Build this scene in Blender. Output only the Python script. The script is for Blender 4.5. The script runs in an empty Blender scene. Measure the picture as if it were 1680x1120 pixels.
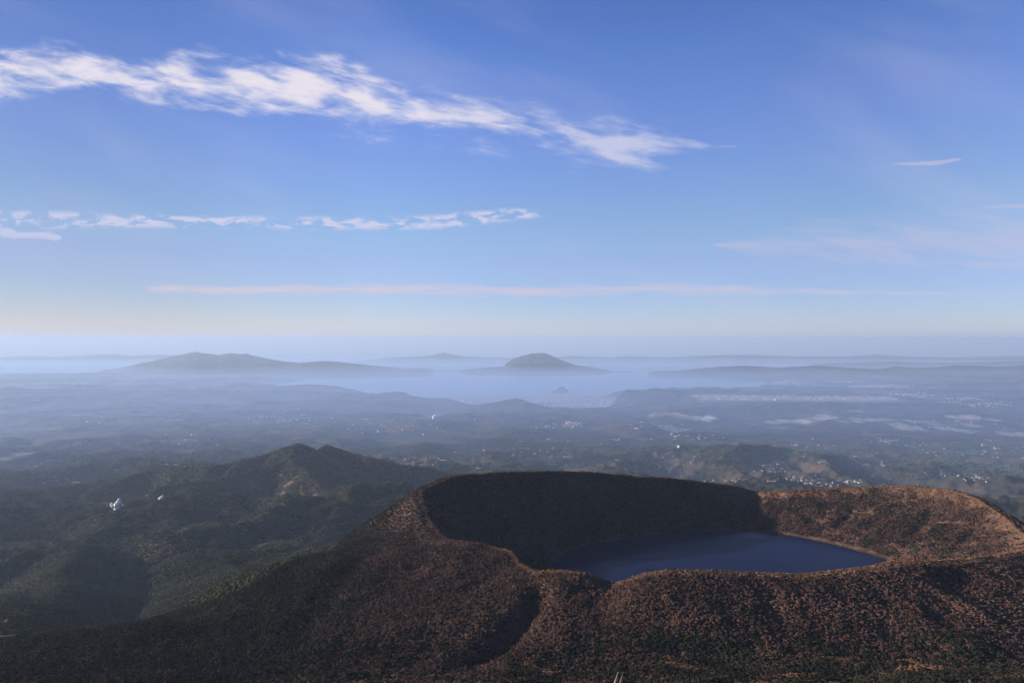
import bpy, math, random
import numpy as np
from mathutils import Vector
random.seed(7)
rng = np.random.default_rng(7)
R = math.radians
scene = bpy.context.scene
COL = scene.collection

# ------------------------------------------------------------------ camera
CAMZ = 1700.0
F = 1030.0                       # focal length in photograph pixels (1680 wide)
HX, HY = 840.0, 561.0
EARTH = 14.64e6                  # twice the refracted radius of the earth
cam = bpy.data.cameras.new("camera")
cam.lens = F / 1680.0 * 36.0
cam.sensor_width = 36.0
cam.clip_start = 0.5
cam.clip_end = 400000.0
cam_ob = bpy.data.objects.new("camera", cam)
cam_ob.location = (0, 0, CAMZ)
cam_ob.rotation_euler = (R(90.0) + math.atan((560.0 - HY) / F), 0, 0)
COL.objects.link(cam_ob)
scene.camera = cam_ob

# ------------------------------------------------------------------ light
SUN_EL = 13.0
SUN_AZ = -82.0                   # degrees from the view direction, to the left
sun = bpy.data.lights.new("sun", 'SUN')
sun.energy = 5.0
sun.angle = R(0.55)
sun.color = (1.0, 0.84, 0.70)
sun_ob = bpy.data.objects.new("sun", sun)
sd = Vector((math.sin(R(SUN_AZ)) * math.cos(R(SUN_EL)), math.cos(R(SUN_AZ)) * math.cos(R(SUN_EL)), math.sin(R(SUN_EL))))
sun_ob.rotation_euler = sd.to_track_quat('Z', 'Y').to_euler()
sun_ob.location = (-3000, 1500, 4000)
COL.objects.link(sun_ob)

scene.view_settings.view_transform = 'Standard'
scene.view_settings.look = 'None'
scene.view_settings.gamma = 1.0
scene.view_settings.exposure = 1.96
scene.cycles.use_denoising = True
scene.cycles.volume_bounces = 1
scene.cycles.max_bounces = 6
scene.cycles.diffuse_bounces = 2
scene.cycles.glossy_bounces = 2
scene.cycles.transparent_max_bounces = 8


class NT:
    """small helper that writes node trees"""
    def __init__(self, tree):
        self.t = tree

    def n(self, kind, **kw):
        nd = self.t.nodes.new(kind)
        for k, v in kw.items():
            setattr(nd, k, v)
        return nd

    def put(self, sock, v):
        if isinstance(v, bpy.types.NodeSocket):
            self.t.links.new(v, sock)
        elif v is not None:
            sock.default_value = v

    def m(self, op, a, b=None, c=None, clamp=False):
        nd = self.n('ShaderNodeMath', operation=op, use_clamp=clamp)
        self.put(nd.inputs[0], a)
        if b is not None:
            self.put(nd.inputs[1], b)
        if c is not None:
            self.put(nd.inputs[2], c)
        return nd.outputs[0]

    def noise(self, vec, scale, detail=4.0, rough=0.5, dist=0.0, kind='3D'):
        nd = self.n('ShaderNodeTexNoise', noise_dimensions=kind)
        self.put(nd.inputs['Vector'], vec)
        self.put(nd.inputs['Scale'], scale)
        self.put(nd.inputs['Detail'], detail)
        self.put(nd.inputs['Roughness'], rough)
        self.put(nd.inputs['Distortion'], dist)
        return nd.outputs['Fac']

    def remap(self, v, a, b, c=0.0, d=1.0, smooth=True):
        nd = self.n('ShaderNodeMapRange', interpolation_type='SMOOTHSTEP' if smooth else 'LINEAR')
        self.put(nd.inputs[0], v)
        for i, q in enumerate((a, b, c, d)):
            self.put(nd.inputs[i + 1], q)
        return nd.outputs[0]

    def mix(self, f, a, b, blend='MIX'):
        nd = self.n('ShaderNodeMix', data_type='RGBA', blend_type=blend)
        self.put(nd.inputs[0], f)
        self.put(nd.inputs[6], a if isinstance(a, bpy.types.NodeSocket) else (*a, 1.0))
        self.put(nd.inputs[7], b if isinstance(b, bpy.types.NodeSocket) else (*b, 1.0))
        return nd.outputs[2]

    def curve(self, v, pts, lo, hi):
        """float curve through (x, y) points; x in lo..hi, any y"""
        ys = [p[1] for p in pts]
        y0, y1 = min(ys), max(ys)
        if y1 - y0 < 1e-6:
            y1 = y0 + 1.0
        x = self.remap(v, lo, hi, 0.0, 1.0, smooth=False)
        nd = self.n('ShaderNodeFloatCurve')
        cv = nd.mapping.curves[0]
        q = [((p[0] - lo) / (hi - lo), (p[1] - y0) / (y1 - y0)) for p in pts]
        cv.points[0].location = q[0]
        cv.points[1].location = q[-1]
        for p in q[1:-1]:
            cv.points.new(*p)
        nd.mapping.update()
        self.put(nd.inputs['Value'], x)
        return self.m('MULTIPLY_ADD', nd.outputs[0], y1 - y0, y0)


# ------------------------------------------------------------------ sky
def U(px):
    return (px - HX) / F


def build_world():
    w = bpy.data.worlds.new("World")
    scene.world = w
    w.use_nodes = True
    t = w.node_tree
    t.nodes.clear()
    N = NT(t)
    sky = N.n('ShaderNodeTexSky', sky_type='NISHITA')
    sky.sun_disc = False
    sky.sun_elevation = R(SUN_EL)
    sky.sun_rotation = R(SUN_AZ)
    sky.altitude = 1700
    sky.air_density = 1.0
    sky.dust_density = SKY_DUST
    sky.ozone_density = SKY_OZONE
    tc = N.n('ShaderNodeTexCoord')
    sep = N.n('ShaderNodeSeparateXYZ')
    N.put(sep.inputs[0], tc.outputs['Generated'])
    y = N.m('MAXIMUM', sep.outputs[1], 0.02)
    u = N.m('DIVIDE', sep.outputs[0], y)
    v = N.m('DIVIDE', sep.outputs[2], y)
    ahead = N.remap(sep.outputs[1], 0.05, 0.3)
    comb = N.n('ShaderNodeCombineXYZ')
    N.put(comb.inputs[0], u)
    N.put(comb.inputs[1], v)
    uv = comb.outputs[0]

    def stretched(ax, ay, skew=0.0, seed=0.0):
        c = N.n('ShaderNodeCombineXYZ')
        N.put(c.inputs[0], N.m('MULTIPLY', u, ax))
        N.put(c.inputs[1], N.m('MULTIPLY', N.m('MULTIPLY_ADD', u, skew, v), ay))
        c.inputs[2].default_value = seed
        return c.outputs[0]

    def band(centre, half, lo=-0.95, hi=0.95):
        c = N.curve(u, [(U(a), (HY - b) / F) for a, b in centre], lo, hi)
        h = N.curve(u, [(U(a), b / F) for a, b in half], lo, hi)
        d = N.m('DIVIDE', N.m('ABSOLUTE', N.m('SUBTRACT', v, c)), N.m('MAXIMUM', h, 0.0005))
        gone = N.remap(h, 2.0 / F, 5.0 / F, 3.0, 0.0)
        return N.m('SUBTRACT', N.m('SUBTRACT', 1.0, d), gone)          # 1 on the centre line, 0 at the edge, negative outside

    # long ragged cloud
    env = band([(-139, 118), (0, 124), (130, 116), (260, 140), (400, 140), (540, 148), (620, 178), (760, 196), (900, 224), (1040, 240), (1180, 242), (1820, 245)],
               [(-139, 46), (0, 46), (130, 36), (210, 34), (340, 52), (480, 50), (560, 66), (680, 44), (800, 52), (960, 52), (1080, 36), (1190, 8), (1260, 1), (1820, 1)])
    big = N.noise(stretched(7.5, 24, 0.22, 1.3), 1.0, 3.0, 0.5, 0.5)
    fine = N.noise(stretched(14, 42, 0.12, 4.1), 1.0, 6.0, 0.55, 0.45)
    wisp = N.noise(stretched(26, 240, 0.30, 8.3), 1.0, 5.0, 0.6, 0.2)
    d1 = N.m('ADD', N.m('MULTIPLY', env, 0.75), N.m('ADD', N.m('MULTIPLY_ADD', big, 2.1, -1.1), N.m('MULTIPLY_ADD', fine, 2.3, -1.18)))
    d1 = N.m('ADD', d1, N.m('MULTIPLY_ADD', wisp, 0.5, -0.25))
    along = N.curve(u, [(-0.95, 0.2), (U(40), 0.22), (U(130), 0.25), (U(205), -0.05), (U(290), 0.2), (U(400), 0.15), (U(520), 0.26), (U(600), 0.22), (U(665), -0.12), (U(710), 0.22), (U(760), 0.1), (U(830), 0.05), (U(905), -0.05), (U(990), 0.0), (U(1100), 0.05), (U(1170), -0.2), (0.95, -0.4)], -0.95, 0.95)
    d1 = N.m('ADD', d1, along)
    edge = N.remap(env, -0.55, 0.3)
    m1 = N.m('MULTIPLY', N.remap(d1, -0.05, 1.0), edge)
    m1 = N.m('MULTIPLY', m1, N.curve(u, [(-0.95, 0.92), (U(600), 0.92), (U(800), 0.76), (U(1000), 0.55), (U(1130), 0.5), (U(1180), 0.2), (0.95, 0.0)], -0.95, 0.95))
    # a row of small puffs
    env2 = band([(-139, 362), (0, 362), (330, 366), (620, 368), (760, 362), (930, 352), (1820, 350)],
                [(-139, 20), (0, 20), (330, 14), (620, 15), (760, 16), (880, 9), (960, 1), (1820, 1)])
    puff = N.noise(stretched(27, 80, 0.0, 9.7), 1.0, 6.0, 0.62, 0.4)
    thr = N.curve(u, [(-0.95, 0.46), (U(0), 0.46), (U(250), 0.475), (U(500), 0.475), (U(900), 0.47), (0.95, 0.6)], -0.95, 0.95)
    m2 = N.m('MULTIPLY', N.remap(N.m('SUBTRACT', puff, thr), -0.03, 0.10), N.remap(env2, 0.0, 0.7))
    env2b = band([(-139, 386), (0, 384), (125, 392), (1820, 392)], [(-139, 13), (0, 12), (90, 8), (135, 1), (1820, 1)])
    m2b = N.m('MULTIPLY', N.remap(N.m('ADD', env2b, N.m('MULTIPLY_ADD', puff, 4.2, -2.15)), 0.05, 0.8), 0.8)
    # thin pink streak low in the sky
    env3 = band([(-139, 480), (210, 477), (430, 478), (640, 475), (900, 480), (1060, 476), (1300, 480), (1680, 484), (1820, 485)],
                [(-139, 1), (190, 1), (260, 7), (600, 11), (1050, 11), (1300, 8), (1500, 5), (1820, 4)])
    st = N.noise(stretched(16, 170, 0.0, 2.2), 1.0, 6.0, 0.6, 0.2)
    amt3 = N.curve(u, [(-0.95, 0.0), (U(200), 0.0), (U(280), 0.85), (U(640), 0.8), (U(1100), 0.5), (U(1680), 0.42), (0.95, 0.4)], -0.95, 0.95)
    m3 = N.m('MULTIPLY', N.remap(N.m('ADD', env3, N.m('MULTIPLY_ADD', st, 3.0, -1.5)), -0.1, 1.1), amt3)
    # mauve veil on the right
    env4 = band([(-139, 400), (1150, 404), (1400, 400), (1680, 402), (1820, 402)], [(-139, 1), (1120, 1), (1260, 30), (1500, 55), (1820, 60)])
    env5 = band([(-139, 434), (1480, 434), (1680, 437), (1820, 437)], [(-139, 1), (1500, 1), (1620, 10), (1820, 14)])
    veil = N.noise(stretched(7, 50, 0.15, 6.6), 1.0, 6.0, 0.6, 0.5)
    m4 = N.m('MULTIPLY', N.remap(N.m('ADD', env4, N.m('MULTIPLY_ADD', veil, 2.4, -1.2)), 0.0, 1.2), 0.34)
    m5 = N.m('MULTIPLY', N.remap(N.m('ADD', env5, N.m('MULTIPLY_ADD', veil, 1.4, -0.7)), 0.0, 1.0), 0.30)
    # wisps
    env6 = band([(-139, 272), (1400, 272), (1540, 270), (1600, 262), (1820, 262)], [(-139, 1), (1400, 1), (1450, 4), (1560, 5), (1605, 1), (1820, 1)])
    m6 = N.m('MULTIPLY', N.remap(N.m('ADD', env6, N.m('MULTIPLY_ADD', st, 3.6, -1.9)), 0.0, 0.9), 0.42)
    env7 = band([(-139, 345), (1560, 345), (1680, 340), (1820, 340)], [(-139, 1), (1560, 1), (1600, 4), (1820, 7)])
    m7 = N.m('MULTIPLY', N.remap(N.m('ADD', env7, N.m('MULTIPLY_ADD', st, 1.6, -0.8)), 0.0, 0.9), 0.3)
    # faint soft cirrus in the upper sky
    soft = N.noise(stretched(2.2, 6.5, 0.35, 12.0), 1.0, 5.0, 0.55, 0.3)
    m8 = N.m('MULTIPLY', N.remap(soft, 0.45, 0.8), 0.16)
    white = m1
    for q in (m2, m2b):
        white = N.m('MAXIMUM', white, q)
    pink = m3
    for q in (m4, m5, m6, m7):
        pink = N.m('MAXIMUM', pink, q)
    white = N.m('MULTIPLY', white, ahead, clamp=True)
    pink = N.m('MULTIPLY', pink, ahead, clamp=True)
    m8 = N.m('MULTIPLY', m8, ahead)
    k = 1.0 / SKY_STR / 2 ** scene.view_settings.exposure
    # colour balance of the sky by height, and a softer glow on the side of the sun
    el = N.m('ARCSINE', N.m('MINIMUM', N.m('MAXIMUM', sep.outputs[2], -1.0), 1.0))
    tint = N.n('ShaderNodeCombineColor')
    for i, ch in enumerate(SKY_TINT):
        N.put(tint.inputs[i], N.curve(el, ch, -0.1, 1.6))
    azim = N.m('ARCTAN2', sep.outputs[0], sep.outputs[1])
    glow = N.curve(azim, [(-3.2, 0.9), (-2.2, 0.6), (-1.2, 0.5), (-0.66, 0.62), (-0.3, 0.88), (0.0, 1.0), (0.3, 0.97), (0.66, 0.86), (3.2, 0.9)], -3.2, 3.2)
    base = N.mix(1.0, sky.outputs[0], tint.outputs[0], 'MULTIPLY')
    gl3 = N.n('ShaderNodeCombineColor')
    for i in range(3):
        N.put(gl3.inputs[i], glow)
    base = N.mix(1.0, base, gl3.outputs[0], 'MULTIPLY')
    warm = N.m('MULTIPLY', N.remap(el, 0.17, 0.0), N.remap(azim, 0.2, -0.7))
    base = N.mix(warm, base, N.mix(1.0, base, (1.13, 1.0, 0.86), 'MULTIPLY'))
    c = N.mix(m8, base, (0.62 * k, 0.62 * k, 0.80 * k))
    wc = N.mix(N.remap(d1, 0.2, 1.3), (0.60 * k, 0.62 * k, 0.82 * k), (0.86 * k, 0.80 * k, 0.86 * k))
    c = N.mix(white, c, wc)
    c = N.mix(pink, c, (0.68 * k, 0.60 * k, 0.70 * k))
    bg = N.n('ShaderNodeBackground')
    N.put(bg.inputs[0], c)
    bg.inputs[1].default_value = SKY_STR
    out = N.n('ShaderNodeOutputWorld')
    t.links.new(bg.outputs[0], out.inputs[0])
    w.cycles.sampling_method = 'AUTOMATIC'


SKY_STR = 0.05
SKY_TINT = [[(-0.1, 0.94), (0.02, 0.96), (0.12, 1.24), (0.25, 1.4), (0.42, 1.16), (0.5, 1.02), (1.6, 0.98)],
            [(-0.1, 0.78), (0.02, 0.80), (0.12, 0.91), (0.25, 1.09), (0.42, 1.04), (0.5, 0.94), (1.6, 0.90)],
            [(-0.1, 0.92), (0.02, 0.93), (0.12, 0.95), (0.25, 1.15), (0.42, 1.3), (0.5, 1.24), (1.6, 1.2)]]
SKY_DUST = 0.4
SKY_OZONE = 4.0
build_world()


# ------------------------------------------------------------------ noise in numpy
_perm = np.random.default_rng(11).permutation(4096)
_ang = np.random.default_rng(12).random(4096) * 2 * np.pi
_gx, _gy = np.cos(_ang), np.sin(_ang)


def perlin(x, y, seed=0):
    xi = np.floor(x).astype(np.int64)
    yi = np.floor(y).astype(np.int64)
    fx, fy = x - xi, y - yi
    sx = fx * fx * fx * (fx * (fx * 6 - 15) + 10)
    sy = fy * fy * fy * (fy * (fy * 6 - 15) + 10)

    def g(ix, iy, dx, dy):
        h = _perm[(_perm[(ix + seed * 131) & 4095] + iy) & 4095]
        return _gx[h] * dx + _gy[h] * dy
    a = g(xi, yi, fx, fy)
    b = g(xi + 1, yi, fx - 1, fy)
    c = g(xi, yi + 1, fx, fy - 1)
    d = g(xi + 1, yi + 1, fx - 1, fy - 1)
    return 1.5 * ((a + sx * (b - a)) + sy * ((c + sx * (d - c)) - (a + sx * (b - a))))


def fbm(x, y, wl, octs=4, seed=0, gain=0.5):
    s, a, t = 0.0, 1.0, 0.0
    for o in range(octs):
        s = s + a * perlin(x / wl + 17.3 * o, y / wl - 9.1 * o, seed + o)
        t += a
        a *= gain
        wl /= 2.03
    return s / t


def ridged(x, y, wl, octs=4, seed=0, gain=0.5):
    s, a, t = 0.0, 1.0, 0.0
    for o in range(octs):
        v = 1.0 - np.abs(perlin(x / wl + 5.7 * o, y / wl + 3.3 * o, seed + o)) * 2.0
        s = s + a * v
        t += a
        a *= gain
        wl /= 2.1
    return s / t            # about -0.2 .. 1


def sstep(x, a, b):
    t = np.clip((x - a) / (b - a), 0, 1)
    return t * t * (3 - 2 * t)


def smax(a, b, k):
    h = np.clip(0.5 + 0.5 * (a - b) / k, 0, 1)
    return b + (a - b) * h + k * h * (1 - h)


# ------------------------------------------------------------------ terrain: broad lie of the land
D_ROWS = [2, 8, 15, 30, 100, 300, 500, 640, 760, 900, 1000, 1200, 1450, 1800, 2300, 3000, 3800, 5000, 6200, 7800, 10500, 14000, 19000, 26000, 40000]
PXC = [-500, -120, 0, 210, 420, 630, 840, 1050, 1260, 1470, 1680, 1900, 2300]
TAB = {
    #        2     30    100   300   500   640   760   900   1000  1200  1450  1800  2300  3000  3800  5000  6200  7800 10500 14000 19000 26000 40000
    -500: [1698, 1694.6, 1690.6, 1681, 1638, 1510, 1380, 1290, 1220, 1140, 1090, 1010, 940, 880, 820, 760, 700, 640, 560, 420, 350, 330, 290, 220, 60],
    -120: [1698, 1694.6, 1690.6, 1681, 1638, 1515, 1410, 1345, 1300, 1250, 1215, 1150, 1060, 960, 850, 760, 690, 590, 500, 400, 345, 320, 280, 200, 40],
    0: [1698, 1694.6, 1690.6, 1681, 1638, 1518, 1415, 1350, 1305, 1262, 1225, 1165, 1085, 985, 858, 758, 640, 520, 478, 385, 340, 310, 275, 180, 30],
    210: [1698, 1694.6, 1690.6, 1681, 1638, 1520, 1418, 1353, 1305, 1288, 1245, 1150, 1055, 965, 850, 765, 640, 520, 478, 380, 330, 300, 260, 160, 20],
    420: [1698, 1694.6, 1690.6, 1681, 1638, 1520, 1418, 1348, 1304, 1301, 1294, 1262, 1140, 1005, 905, 800, 670, 530, 490, 385, 320, 280, 240, 130, 20],
    630: [1698, 1694.6, 1690.6, 1681, 1638, 1520, 1416, 1346, 1308, 1314, 1309, 1304, 1262, 1120, 940, 800, 690, 560, 470, 370, 300, 250, 170, 60, 20],
    840: [1698, 1694.6, 1690.6, 1681, 1638, 1520, 1414, 1348, 1312, 1322, 1316, 1300, 1260, 1140, 980, 800, 650, 500, 400, 340, 285, 235, 40, 20, 20],
    1050: [1698, 1694.6, 1690.6, 1681, 1638, 1520, 1414, 1348, 1314, 1332, 1300, 1240, 1240, 1140, 980, 800, 650, 500, 400, 340, 285, 250, 150, 40, 20],
    1260: [1698, 1694.6, 1690.6, 1681, 1638, 1520, 1414, 1348, 1319, 1333, 1300, 1240, 1240, 1140, 980, 800, 640, 490, 400, 335, 290, 270, 220, 120, 60],
    1470: [1698, 1694.6, 1690.6, 1681, 1638, 1520, 1414, 1348, 1319, 1333, 1322, 1300, 1250, 1130, 960, 780, 630, 480, 395, 330, 295, 285, 250, 180, 100],
    1680: [1698, 1694.6, 1690.6, 1681, 1638, 1522, 1422, 1348, 1319, 1333, 1334, 1318, 1220, 1060, 900, 760, 650, 510, 410, 335, 300, 295, 270, 220, 120],
    1900: [1698, 1694.6, 1690.6, 1681, 1638, 1515, 1400, 1347, 1312, 1305, 1290, 1230, 1100, 950, 840, 740, 640, 510, 410, 335, 300, 295, 270, 220, 120],
    2300: [1698, 1694.6, 1690.6, 1681, 1638, 1510, 1380, 1290, 1220, 1150, 1110, 1030, 950, 860, 780, 700, 620, 510, 410, 335, 300, 295, 270, 220, 120],
}


def catmull(xk, yk, x):
    xk = np.asarray(xk, float)
    yk = np.asarray(yk, float)
    m = np.gradient(yk, xk)
    i = np.clip(np.searchsorted(xk, x) - 1, 0, len(xk) - 2)
    h = xk[i + 1] - xk[i]
    t = np.clip((x - xk[i]) / h, 0, 1)
    t2, t3 = t * t, t * t * t
    return (2 * t3 - 3 * t2 + 1) * yk[i] + (t3 - 2 * t2 + t) * h * m[i] + (-2 * t3 + 3 * t2) * yk[i + 1] + (t3 - t2) * h * m[i + 1]


_UG = np.linspace(U(-500), U(2300), 240)
_LG = np.linspace(math.log(2), math.log(40000), 700)
_lr = np.log(D_ROWS)
_cols = np.array([catmull(_lr, TAB[p], _LG) for p in PXC])            # (13, 700)
_uk = np.array([U(p) for p in PXC])
_BASE = np.array([catmull(_uk, _cols[:, j], _UG) for j in range(len(_LG))]).T   # (240, 700)


def base_height(u, d):
    fu = np.clip((u - _UG[0]) / (_UG[1] - _UG[0]), 0, len(_UG) - 1.001)
    fl = np.clip((np.log(np.maximum(d, 2.0)) - _LG[0]) / (_LG[1] - _LG[0]), 0, len(_LG) - 1.001)
    i, j = fu.astype(int), fl.astype(int)
    a, b = fu - i, fl - j
    return (_BASE[i, j] * (1 - a) + _BASE[i + 1, j] * a) * (1 - b) + (_BASE[i, j + 1] * (1 - a) + _BASE[i + 1, j + 1] * a) * b


def W(px, py, d):
    """world point seen at photograph pixel (px, py) if it stands d metres ahead"""
    return ((px - HX) / F * d, float(d), CAMZ - (py - HY) / F * d)


# ------------------------------------------------------------------ crater
LAKE_Z = 1241.0
RIM = [(690, 808, 1400), (745, 782, 1455), (800, 779, 1500), (850, 777, 1540), (950, 777, 1605), (1050, 785, 1652), (1150, 793, 1690), (1200, 799, 1700), (1240, 810, 1690),
       (1290, 808, 1648), (1340, 804, 1640), (1400, 802, 1612), (1500, 800, 1556), (1550, 804, 1510), (1600, 818, 1445), (1640, 845, 1365), (1672, 874, 1260), (1700, 893, 1170),
       (1690, 902, 1110), (1650, 910, 1065), (1620, 915, 1040), (1560, 920, 1000), (1460, 923, 965), (1420, 933, 948), (1350, 942, 935), (1250, 943, 930), (1180, 939, 928), (1100, 937, 930), (1060, 942, 936),
       (1010, 958, 950), (960, 941, 962), (920, 937, 978), (882, 937, 1005), (856, 928, 1055), (838, 905, 1125), (790, 893, 1190), (730, 886, 1245), (702, 850, 1325)]
SHORE = [(75, 1281), (100, 1350), (150, 1400), (223, 1437), (300, 1475), (379, 1501), (480, 1518), (575, 1520), (650, 1490), (711, 1437), (760, 1375), (792, 1324), (775, 1260), (700, 1200),
         (600, 1165), (430, 1150), (280, 1150), (190, 1165), (110, 1212)]
CX, CY = 440.0, 1310.0


def polar_loop(pts, vals=None):
    th = [math.atan2(p[1] - CY, p[0] - CX) for p in pts]
    rr = [math.hypot(p[1] - CY, p[0] - CX) for p in pts]
    o = np.argsort(th)
    th, rr = np.array(th)[o], np.array(rr)[o]
    v = None if vals is None else np.array(vals)[o]
    tt = np.concatenate([th - 2 * np.pi, th, th + 2 * np.pi])
    grid = np.linspace(-np.pi, np.pi, 1441)
    rg = np.interp(grid, tt, np.tile(rr, 3))
    k = np.array([1, 2, 3, 2, 1.0]); k /= k.sum()
    sm = lambda a: np.convolve(np.concatenate([a[-5:-1], a, a[1:5]]), k, 'same')[4:-4]
    rg = sm(sm(rg))
    if v is None:
        return grid, rg, None
    vg = np.interp(grid, tt, np.tile(v, 3))
    return grid, rg, sm(sm(vg))


_rw = [W(*p) for p in RIM]
TG, RIM_R, RIM_Z = polar_loop(_rw, [p[2] for p in _rw])
_, SH_R, _ = polar_loop(SHORE)


def crater(x, y, h):
    dx, dy = x - CX, y - CY
    r = np.hypot(dx, dy)
    th = np.arctan2(dy, dx)
    rim = np.interp(th, TG, RIM_R)
    z = np.interp(th, TG, RIM_Z)
    sh = np.interp(th, TG, SH_R)
    w = r - rim
    # ragged crest
    z = z + 2.2 * fbm(x, y, 60, 3, 41)
    t = np.clip((r - sh) / np.maximum(rim - sh, 1), -1, 1)
    prof = np.where(t > 0, 0.80 * t + 0.20 * t ** 7, t * 0.6)
    gl = ridged(th * 500, r * 0.35, 70, 3, 43) - 0.45
    inner = LAKE_Z + (z - LAKE_Z) * prof + gl * 7.0 * np.clip(t * 3, 0, 1) * np.clip((1 - t) * 5, 0, 1) + 1.2
    # outer flank: short rounded shoulder then a steady fall
    fall = 0.10 * w + (0.18 + 0.26 * sstep(y, 1020, 1200)) * np.maximum(w - 20, 0)
    k2 = sstep(y, 1250, 1500)
    fall = fall * (1 + 0.35 * k2)
    outer = z - fall + (ridged(th * 500, r * 0.5, 90, 3, 47) - 0.5) * 6 * sstep(w, 5, 60)
    out = smax(outer, h, 14.0)
    # where the surrounding ground stands higher than the rim, bring it down gently to it
    near = sstep(-w, -150, -10)
    cap = z - 0.10 * np.maximum(w, 0) + 2
    out = out * (1 - near) + np.minimum(out, cap) * near
    return np.where(r < rim, inner, out)


# ------------------------------------------------------------------ hills as ridge lines
def seg_ridge(x, y, pts, slope, flat=900.0, away=False):
    """height of a hill whose crest runs through pts (x, y, z)"""
    best = np.full_like(x, -1e9)
    low = np.full_like(x, 1e9)
    for a, b in zip(pts[:-1], pts[1:]):
        ax, ay, az = a
        bx, by, bz = b
        vx, vy = bx - ax, by - ay
        L = vx * vx + vy * vy + 1e-9
        t = np.clip(((x - ax) * vx + (y - ay) * vy) / L, 0, 1)
        dd = np.hypot(x - ax - vx * t, y - ay - vy * t)
        dr = np.sqrt(dd * dd + 14.0 ** 2) - 14.0
        h = az + (bz - az) * t - slope * (0.6 * dr + 0.4 * flat * (1 - np.exp(-dr / flat)))
        best = smax(h, best, 12.0) if best.max() > -1e8 else h
        low = np.minimum(low, dd)
    return (best, low) if away else best


TWIN = [
    [W(160, 800, 4700), W(215, 783, 4900), W(255, 771, 5000), W(300, 766, 4900), W(345, 768, 4800), W(400, 756, 4950), W(440, 746, 5000), W(465, 737, 5000), W(492, 729, 5000), W(512, 737, 5100), W(522, 741, 5200), W(538, 732, 5300),
     W(570, 743, 5250), W(600, 751, 5200), W(650, 762, 5200), W(700, 769, 5200), W(750, 779, 5200), W(800, 790, 5200)],
    [W(492, 729, 5000), W(470, 752, 4780), W(440, 768, 4600), W(420, 785, 4450)],
    [W(470, 752, 4780), W(498, 772, 4420), W(510, 784, 4250), W(530, 805, 4050), W(560, 830, 3850)],
    [W(440, 768, 4600), W(380, 782, 4400), W(320, 792, 4300), W(260, 800, 4200)],
    [W(400, 756, 4950), W(375, 775, 4600)],
]


SPURS = [[(20, 893, 2900), (75, 889, 2750), (122, 900, 2450), (112, 928, 2150), (92, 970, 1800), (70, 1018, 1500), (50, 1060, 1300)],
         [(330, 876, 3150), (250, 893, 2900), (215, 915, 2650)],
         [(560, 846, 3300), (470, 858, 3150), (400, 872, 2980), (330, 900, 2600), (270, 930, 2350)],
         [(-60, 850, 3700), (60, 846, 3700), (130, 858, 3500)],
         [(300, 822, 3900), (380, 812, 3800), (430, 830, 3600), (440, 850, 3350)]]


def seg_dist(x, y, pts):
    best = np.full_like(x, 1e9)
    par = np.zeros_like(x)
    n = len(pts) - 1
    for i, (a, b) in enumerate(zip(pts[:-1], pts[1:])):
        vx, vy = b[0] - a[0], b[1] - a[1]
        L = vx * vx + vy * vy
        t = np.clip(((x - a[0]) * vx + (y - a[1]) * vy) / L, 0, 1)
        dd = np.hypot(x - a[0] - vx * t, y - a[1] - vy * t)
        m = dd < best
        best = np.where(m, dd, best)
        par = np.where(m, (i + t) / n, par)
    return best, par


# valleys: (points as px, depth), half width, depth
GULLIES = [
    ([(1400, 1560), (1385, 1510), (1370, 1470)], 14, 5),
    ([(1530, 1480), (1512, 1420), (1490, 1370)], 12, 6),
    ([(1610, 1380), (1580, 1320), (1550, 1270)], 12, 6),
    ([(880, 965), (886, 925), (868, 880), (836, 830), (800, 780), (775, 740)], 22, 13),
    ([(235, 2550), (205, 2150), (180, 1750), (163, 1450), (150, 1200)], 110, 60),
    ([(1010, 925), (990, 880), (985, 830)], 22, 8),
    ([(620, 1180), (560, 1050), (520, 940), (500, 840)], 30, 7),
    ([(1290, 900), (1250, 850), (1180, 800)], 26, 7),
    ([(1560, 960), (1520, 890), (1440, 830)], 30, 8),
    ([(330, 3300), (420, 3000), (520, 2900)], 140, 40),
    ([(60, 3900), (110, 3300), (230, 2900)], 200, 50),
    ([(1405, 6600), (1470, 5800), (1600, 5000), (1720, 4300)], 330, 110),
]
# single hills: (px of top, py of top, depth, half width metres, stretch across)
BUMPS = [
    (1195, 737, 7300, 420, 1.5), (1150, 745, 7300, 420, 1.4), (1330, 755, 6900, 330, 1.8), (1300, 770, 6300, 300, 1.6),
    (865, 659, 14700, 520, 1.5), (820, 664, 14500, 500, 2.0), (935, 668, 14300, 420, 1.6), 
    (1075, 644, 17500, 800, 1.8), (1160, 645, 17800, 700, 2.0), (1210, 649, 17600, 700, 1.8), (1010, 652, 17000, 700, 1.8), (1350, 632, 24000, 1100, 1.4),
    (560, 641, 20500, 700, 2.4), (470, 640, 21000, 900, 2.6), (640, 656, 18200, 700, 1.6), (700, 654, 18200, 600, 1.6),
    (35, 688, 11000, 800, 2.0), (140, 702, 10000, 700, 2.0), (120, 722, 8200, 600, 2.2), (60, 735, 7600, 500, 2.0), (250, 712, 9800, 700, 2.0),
    (60, 655, 17000, 1300, 2.4), (200, 646, 19000, 1500, 2.4), (330, 636, 21500, 1500, 2.4), (90, 640, 20500, 1500, 2.6), (270, 625, 26000, 1700, 3.0), (390, 627, 25500, 1500, 2.0),
    (370, 812, 3700, 300, 1.3), (560, 828, 3500, 320, 1.8), (640, 822, 3700, 300, 1.5), (300, 838, 3400, 260, 1.5), (110, 830, 4000, 330, 2.0),
    (1440, 606, 32000, 1500, 2.0), (60, 850, 3500, 260, 1.8), (480, 853, 3100, 200, 1.4),
]
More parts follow.
